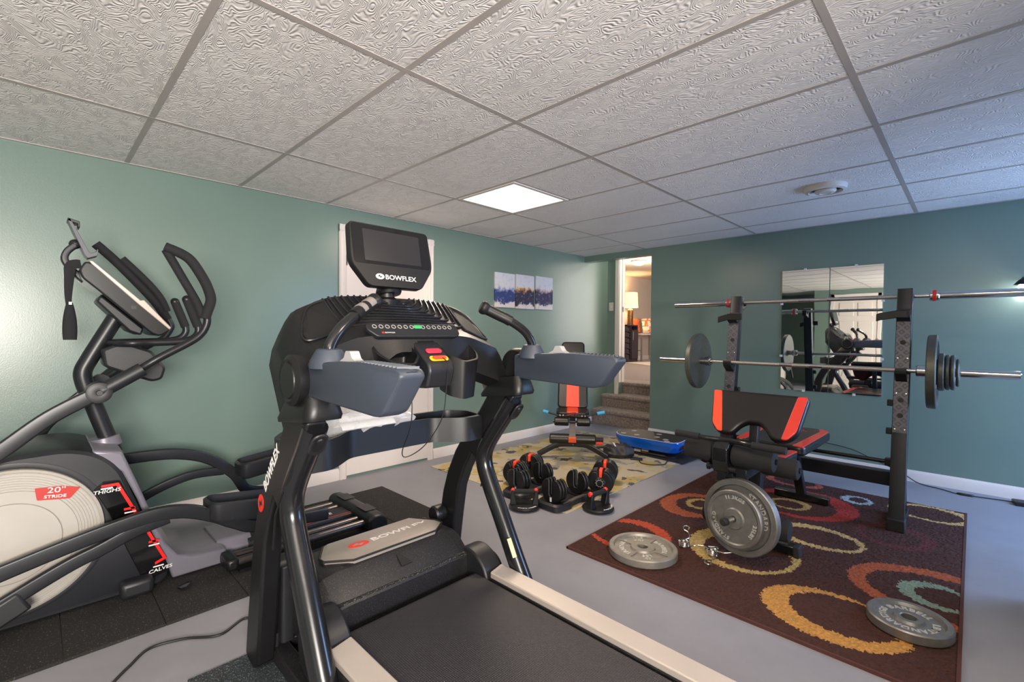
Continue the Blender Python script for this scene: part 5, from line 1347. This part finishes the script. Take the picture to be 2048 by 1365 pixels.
pl2 = plate('weight_plate', 'smaller grey plate on the bench pin reading 25LBS 11.3KGS', .146, .034, q1, dirn=AX, hole=.0145, words=(('11.3KGS', 90, .026, .74, 1), ('25LBS', -20, .026, .74, 1), ('STANDARD', 218, .026, .74, 1)), rim=.12, group='plates on the bench pin')
q = AX
def spin(o, ang):
    o.rotation_euler = (Matrix.Rotation(ang, 3, q) @ o.rotation_euler.to_matrix()).to_euler()
# turn so that the kilogram line reads at the top
u_ = pl2.rotation_euler.to_matrix() @ Vector((0, 1, 0)); r_ = pl2.rotation_euler.to_matrix() @ Vector((1, 0, 0))
spin(pl2, math.atan2(u_.dot(Vector((0, 0, 1)).cross(AX)), u_.z))

# ================================================================== FLAT-INCLINE BENCH ON THE PATTERNED RUG
FB = Vector((-2.71, 3.585, .006)); ROTB = math.atan2(.603, .798)
s2 = thing('incline_bench', 'folding incline bench with an orange stripe, on the patterned rug by the stairs', 'bench', FB, ROTB)
def lo(name, mb, mat, par=s2, **k): return obj(name, mb, mat, par, local=True, **k)
ap = cr([(-.325, .0, .034), (-.25, .01, .075), (-.17, .02, .115), (-.09, .025, .135), (.09, .025, .135), (.17, .02, .115), (.25, .01, .075), (.325, .0, .034)], 6)
lo('front_leg', MB().tube(ap, 1, sq=(.03, .05), up=(0, 0, 1)), MTUBE)
for s in (-1, 1): lo('foot', MB().box((s*.325, 0, .014), (.04, .06, .026)), MRUB, bevel=.005)
lo('rear_foot', MB().b2((-.20, .86, .0), (.20, .91, .035)), MTUBE, bevel=.004)
lo('rear_leg', MB().tube([(0, .88, .03), (0, .62, .36)], 1, sq=(.05, .05), up=(0, 1, 0)), MTUBE)
lo('beam', MB().tube([(0, -.17, .225), (0, .12, .30), (0, .60, .36)], 1, sq=(.062, .045), up=(0, 0, 1), rnd=.1), M('grey_bench_tube', '#8d8681', .4, metal=.4, var=.05))
lo('beam_cap', MB().box((0, -.178, .222), (.07, .02, .05), (.25, 0, 0)), M('orange_cap', '#e0552a', .45, var=.03), bevel=.004)
lo('post', MB().tube([(0, .03, .13), (0, .05, .29)], 1, sq=(.05, .05), up=(0, 1, 0)), MTUBE)
for a_, c_, y, z, r_ in ((-.21, .215, -.11, .215, .047), (-.175, -.035, .10, .338, .043), (.04, .17, .10, .338, .043)):
    lo('foam_roller', MB().lathe([(0, 0), (r_*.8, 0), (r_, .010), (r_, c_-a_-.010), (r_*.8, c_-a_), (0, c_-a_)], (a_, y, z), (1, 0, 0), 28), MVINYL)
lo('roller_bar', MB().cyl((-.19, .10, .338), (.19, .10, .338), .012), MTUBE)
lo('lever', MB().tube([(.16, .02, .19), (.29, .03, .185)], .022, 14), MRUB)
lo('lever_tip', MB().box((.245, .03, .155), (.085, .04, .028)), MREDP, bevel=.008)
sp_ = lo('seat', MB().prism(rpoly([(-.16, .14), (.16, .14), (.165, .42), (-.165, .42)], .05, 5), 'z', .365, .425), MVINYL, bevel=.016, segs=3)
lo('orange_stripe', MB().prism([(-.055, .142), (.055, .142), (.055, .42), (-.055, .42)], 'z', .40, .4275), MORANGE, sp_, bevel=.004)
BO = Vector((0, .44, .42)); BU = Vector((0, .30, .70)).normalized()
bk_ = rpoly([(-.158, 0), (.158, 0), (.155, .30), (.125, .52), (.125, .745), (-.125, .745), (-.125, .52), (-.155, .30)], .045, 5)
m = MB().prism(bk_, 'z', -.055, 0); place(m, BO, (1, 0, 0), BU); bp_ = lo('backrest', m, MVINYL, bevel=.016, segs=3)
m = MB().prism([(-.068, .008), (.068, .008), (.062, .50), (-.062, .50)], 'z', -.01, .0018); place(m, BO, (1, 0, 0), BU); lo('orange_stripe', m, MORANGE, bp_, bevel=.003)
lo('back_brace', MB().tube([(0, .60, .36), (0, .62, .70)], 1, sq=(.04, .04), up=(0, 1, 0)), MTUBE)
# pull bar with light-blue grips lying on the bench's upper rollers
B0 = FB+Matrix.Rotation(ROTB, 3, 'Z') @ Vector((0, .085, .385))
pb_ = thing('pull_bar', 'bent black pull bar with light blue grips lying across the incline bench', 'pull bar', B0, ROTB)
lo('rod', MB().tube(cr([(-.255, .0, .045), (-.15, .0, .016), (-.08, 0, .009), (.08, 0, .009), (.15, .0, .016), (.275, .02, .046)], 5), .0085, 12), MCORD, pb_)
lo('grip', MB().tube([(-.285, .0, .052), (-.235, 0, .040)], .017, 16), MCYAN, pb_, label='light blue grip'); lo('grip', MB().tube([(.235, .01, .038), (.305, .02, .052)], .017, 16), MCYAN, pb_, label='light blue grip')
kc = MB()
rnd = random.Random(5)
for k in range(9):
    a_ = rnd.uniform(0, 2*pi); kc.tube([(.05*cos(a_)-.01, .03*sin(a_), .016), (.03*cos(a_+1.8), .02*sin(a_+1.8), .030+.012*rnd.random())], .006, 8)
lo('strap_bundle', kc, M('red_brown_strap', '#6a2a20', .6, var=.3), pb_)
rg_ = MB()
for px in (-.12, -.09, .09, .12): rg_.lathe([(.009, -.004), (.013, -.004), (.013, .004), (.009, .004), (.009, -.004)], (px, 0, .0115), (1, 0, 0), 12)
lo('ring', rg_, MCHROME, pb_)

# ================================================================== ADJUSTABLE DUMBBELLS
def disc_mesh(r, t_, slot=True):
    """round weight with a deep keyhole slot from the top; faces along y, centre at origin"""
    sw_ = .017
    out = []
    a0 = math.asin(sw_/r)
    n = 30
    for k in range(n+1):
        a = pi/2-a0-.42-(2*pi-2*a0-.84)*k/n
        out.append((r*cos(a), r*sin(a)))
    if slot:
        out += [(-sw_-.010, r*.86), (-sw_, r*.70), (-sw_, -.03), (-.010, -.043), (.010, -.043), (sw_, -.03), (sw_, r*.70), (sw_+.010, r*.86)]
    return MB().prism(out, 'y', -t_/2, t_/2)
DISC = mesh_from(disc_mesh(.088, .020), 'weight_disc', 40); DISC.materials.append(MBLK)
DISC2 = mesh_from(disc_mesh(.098, .024), 'weight_disc', 40); DISC2.materials.append(MBLK)
def disc(me, loc, label, group):
    o = bpy.data.objects.new('weight_disc', me); COL.objects.link(o); o.location = loc
    bv = o.modifiers.new('edge', 'BEVEL'); bv.width = .005; bv.segments = 2; bv.limit_method = 'ANGLE'; bv.angle_limit = radians(40)
    return tag(o, label, 'weight disc', group)
def stand(label, cx_, cy_, which):
    s_ = thing('dumbbell_cradle', label, 'dumbbell stand', (cx_, cy_, .006), group='dumbbell cradles on the patterned rug')
    pl = rpoly([(-.085, -.235), (.085, -.235), (.112, -.17), (.112, -.09), (.085, -.05), (.085, .05), (.112, .09), (.112, .17), (.085, .235), (-.085, .235), (-.112, .17), (-.112, .09), (-.085, .05), (-.085, -.05), (-.112, -.09), (-.112, -.17)], .03, 3)
    m = MB().loft([[(x, y, 0) for x, y in pl], [(x, y, .035) for x, y in pl], [(x*.90, y*.94, .046) for x, y in pl], [(x*.78, y*.88, .044) for x, y in pl], [(x*.74, y*.86, .022) for x, y in pl]])
    obj('tray', m, MBLK2, s_, local=True, smooth=35)
    for sg in (-1, 1):
        cm = MB().prism([(-.07, .022), (.07, .022), (.085, .05), (.07, .048), (.035, .030), (-.035, .030), (-.07, .048), (-.085, .05)], 'y', sg*.14-.06, sg*.14+.06)
        obj('saddle', cm, MBLK, s_, local=True)
        for k in range(2 if sg > 0 else 3):
            y = sg*.14+(-.030+.030*k)
            nm = ('near' if sg < 0 else 'far')
            od = ['outer', 'middle', 'inner'][k] if sg < 0 else ['inner', 'outer'][k]
            disc(DISC, (cx_, cy_+y, .006+.030+.088), '%s black slotted weight disc at the %s end of the %s dumbbell cradle' % (od, nm, which), 'slotted discs in the cradles')
            if k == 0 and sg < 0:
                q = MB().prism(rrect(.016, .030, .003), 'z', 0, .001); place(q, (0, y-.0105, .030+.088-.062), (1, 0, 0), (0, 0, 1)); obj('marker', q, MWHITE, s_, local=True, smooth=0)
    rlm = MB().tube([(.085, -.15, .040), (.088, 0, .050), (.085, .15, .040)], 1, sq=(.02, .012), up=(0, 0, 1)); obj('side_rail', rlm, M('bronze_rail', '#6e6259', .4, metal=.4, var=.1), s_, local=True)
stand('black dumbbell cradle with slotted discs, behind the left push-up handle', -2.372, 2.640, 'left')
stand('black dumbbell cradle with slotted discs, at the front corner of the patterned rug', -2.050, 2.655, 'right')
def dumbbell(label, c, ang):
    d = thing('adjustable_dumbbell', label, 'dumbbell', c, ang, 'adjustable dumbbells on the patterned rug')
    obj('grip', MB().tube([(0, -.075, 0), (0, 0, 0), (0, .075, 0)], [.015, .018, .015], 20), MCHROME, d, local=True)
    for sg in (-1, 1):
        for k, (me, y) in enumerate(((DISC2, .092), (DISC2, .122), (DISC2, .152), (DISC, .180))):
            o = bpy.data.objects.new('weight_disc', me); COL.objects.link(o); o.location = (0, sg*y, 0); o.parent = d
            bv = o.modifiers.new('edge', 'BEVEL'); bv.width = .005; bv.segments = 2; bv.limit_method = 'ANGLE'; bv.angle_limit = radians(40)
        obj('locking_tab', MB().prism(rpoly([(sg*.082, .03), (sg*.080, .080), (sg*.11, .092), (sg*.160, .086), (sg*.168, .03)], .006), 'x', -.012, .012), MORANGE, d, local=True, bevel=.003, label='orange-red locking tab')
        dm = MB().lathe([(0, .002), (.034, .002), (.040, .006), (.042, .014), (.036, .020), (0, .021)], (0, sg*.188, 0), (0, sg, 0), 28)
        dl = obj('selector_dial', dm, MBLK, d, local=True)
        q = MB().lathe([(.022, .0212), (.025, .0212), (.025, .0218), (.022, .0218), (.022, .0212)], (0, sg*.188, 0), (0, sg, 0), 28)
        for k in range(10):
            a_ = 2*pi*k/10; q.ball((.031*cos(a_), sg*.2085, .031*sin(a_)), .0022, 6)
        obj('dial_mark', q, MLETT, dl, local=True)
    return d
dumbbell('adjustable dumbbell with orange tabs lying left of the cradles', (-2.600, 2.795, .006+.098), radians(14))
dumbbell('adjustable dumbbell with orange tabs lying right of the cradles, by the bench foot', (-2.030, 3.085, .006+.098), radians(26))

# ================================================================== PUSH-UP HANDLES
def pushup(label, c, ang):
    d = thing('push_up_handle', label, 'push-up handle', c, ang, 'rotating push-up handles on the floor')
    obj('base', MB().lathe([(0, 0), (.088, 0), (.105, .008), (.108, .018), (.100, .028), (.080, .033), (.03, .034), (0, .034)], (0, 0, 0), (0, 0, 1), 56), MBLK, d, local=True)
    for sg in (-1, 1):
        pr = rpoly([(sg*.098, .024), (sg*.095, .09), (sg*.088, .128), (sg*.070, .128), (sg*.066, .09), (sg*.05, .030)], .008)
        ps_ = obj('post', MB().prism(pr, 'y', -.024, .024), MBLK, d, local=True, bevel=.008)
        obj('red_cap', MB().ball((sg*.079, 0, .118), .021, 18, sc=(.75, 1.0, 1.0)), MREDP, ps_, local=True, label='red cap')
    obj('grip', MB().cyl((-.068, 0, .115), (.068, 0, .115), .0165, 24), MFOAM, d, local=True)
    q = arc(text('PERFECT PUSHUP', .017, .0006, bold=.015, sx=1.1), .090, radians(-62), -1)
    q = arc(text('PERFECT PUSHUP', .016, .0006, bold=.015, sx=1.1), -.091, radians(90+15), -1)
    q.map(lambda v: v+Vector((0, 0, .0318)))
    obj('lettering', q, MWHITE, d, local=True, smooth=0)
pushup('black push-up handle with red caps on the bare floor, left of the front cradle', (-2.185, 2.355, 0), radians(43))
pushup('black push-up handle with red caps on the bare floor, right of the patterned rug corner', (-1.810, 2.690, 0), radians(85))

# ================================================================== VIBRATION PLATE, POUCH, CORD
tag(obj('equipment_mat', MB().prism([(-2.70, 4.20), (-1.885, 4.16), (-1.86, 4.86), (-2.68, 4.90)], 'z', .0062, .013), MRUB, origin=(-2.28, 4.5, .0062), bevel=.002), 'thin black mat under the blue vibration plate', 'mat')
VC = Vector((-2.320, 4.375, .013)); VR = radians(3)
v_ = thing('vibration_plate', 'blue vibration plate with black top and pale dots near the stairs', 'vibration plate', VC, VR)
def vp(w, d_, k=.10): return rpoly([(-w/2+k, -d_/2), (w/2-.06, -d_/2), (w/2, -d_/2+.05), (w/2, d_/2-.05), (w/2-.06, d_/2), (-w/2+k, d_/2), (-w/2, d_/2-.10), (-w/2, -d_/2+.10)], .08, 6)
secs = [[(x, y, z) for x, y in vp(w, d_)] for w, d_, z in ((.60, .32, .046), (.655, .36, .058), (.69, .385, .10), (.715, .40, .148), (.708, .395, .160))]
lo('body', MB().loft(secs), MBLUE, v_, smooth=40)
lo('white_edge', MB().loft([[(x, y, z) for x, y in vp(.695, .387)] for z in (.158, .1625)]), MWHITE, v_)
tp = lo('top_pad', MB().loft([[(x, y, z) for x, y in vp(.685, .377)] for z in (.158, .1645)]), M('black_rubber_deck', '#322d2b', .55, var=.1, bump=.3), v_)
dt = MB()
for px, py in ((-.25, -.10), (-.11, -.085), (.09, -.05), (.20, -.10), (.24, -.165), (-.22, .08), (.05, .09)): dt.cyl((px, py, .164), (px, py, .1652), .028, 24)
lo('pale_dot', dt, M('pale_dot_rubber', '#a9a3a2', .6, var=.05), tp)
lo('display', MB().b2((-.06, -.175, .164), (.0, -.145, .1655)), MGLASSBLK, tp)
lo('base', MB().loft([[(x, y, z) for x, y in vp(w, d_)] for w, d_, z in ((.60, .31, .0), (.60, .31, .014), (.52, .26, .047))]), MBLK, v_, smooth=30)
lo('handle_slot', MB().box((.338, -.06, .105), (.03, .11, .040)), MPIT, v_, bevel=.008)
lo('port_label', MB().b2((-.10, -.158, .016), (-.03, -.152, .040)).b2((-.02, -.158, .030), (.05, -.152, .044)), MLETT, v_)
lo('power_socket', MB().b2((-.02, -.162, .008), (.035, -.150, .03)), M('brown_socket', '#4a3020', .5, var=.1), v_)
rnd = random.Random(23); secs = []
for i in range(15):
    u = -1+2*i/14; row = []
    for k in range(22):
        a_ = 2*pi*k/22
        n_ = mnoise.noise(Vector((u*2.6, cos(a_)*1.7, sin(a_)*1.7)))*.35+mnoise.noise(Vector((u*7, cos(a_)*4, sin(a_)*4)))*.15
        rr = (1-abs(u)**3*.55)*(1+n_)
        row.append((u*.145, .070*rr*cos(a_)*(1.1 if sin(a_) < 0 else .8), max(.0, .062+.072*rr*sin(a_))))
    secs.append(row)
pc = thing('black_pouch', 'crumpled black pouch in front of the blue vibration plate', 'pouch', (-2.43, 3.95, .0065), radians(35))
lo('body', MB().loft(secs), M('black_nylon', '#2a2627', .5, var=.25, scale=14, bump=.4, bscale=90), pc, smooth=50)
lo('handle', MB().tube([(-.21, .01, .085), (-.07, .0, .105)], .012, 14), MBLK, pc)
lo('white_tag', MB().box((-.04, -.02, .128), (.014, .05, .004), (.5, .2, .5)), MWHITE, pc)
tag(obj('remote_control', MB().box((-2.265, 4.00, .015), (.11, .045, .017), (0, 0, radians(30))), MBLK2, origin=(-2.265, 4.00, .0065), bevel=.004), 'small dark remote beside the black pouch on the patterned rug', 'remote')
cp = [(-2.25, 4.06, .010), (-2.235, 4.02, .010), (-2.21, 3.96, .010), (-2.151, 3.915, .010), (-2.056, 3.946, .010), (-2.0, 4.04, .010), (-2.023, 4.135, .012), (-1.97, 4.19, .018), (-1.906, 4.193, .016), (-1.863, 4.375, .017), (-1.80, 4.46, .006), (-1.62, 4.60, .005), (-1.40, 4.80, .005)]
tag(obj('power_cable', MB().tube(cr(cp, 7), .0042, 8), MCORD, origin=(-2.1, 4.1, 0)), 'black cord looping over the patterned rug from the vibration plate', 'cord')
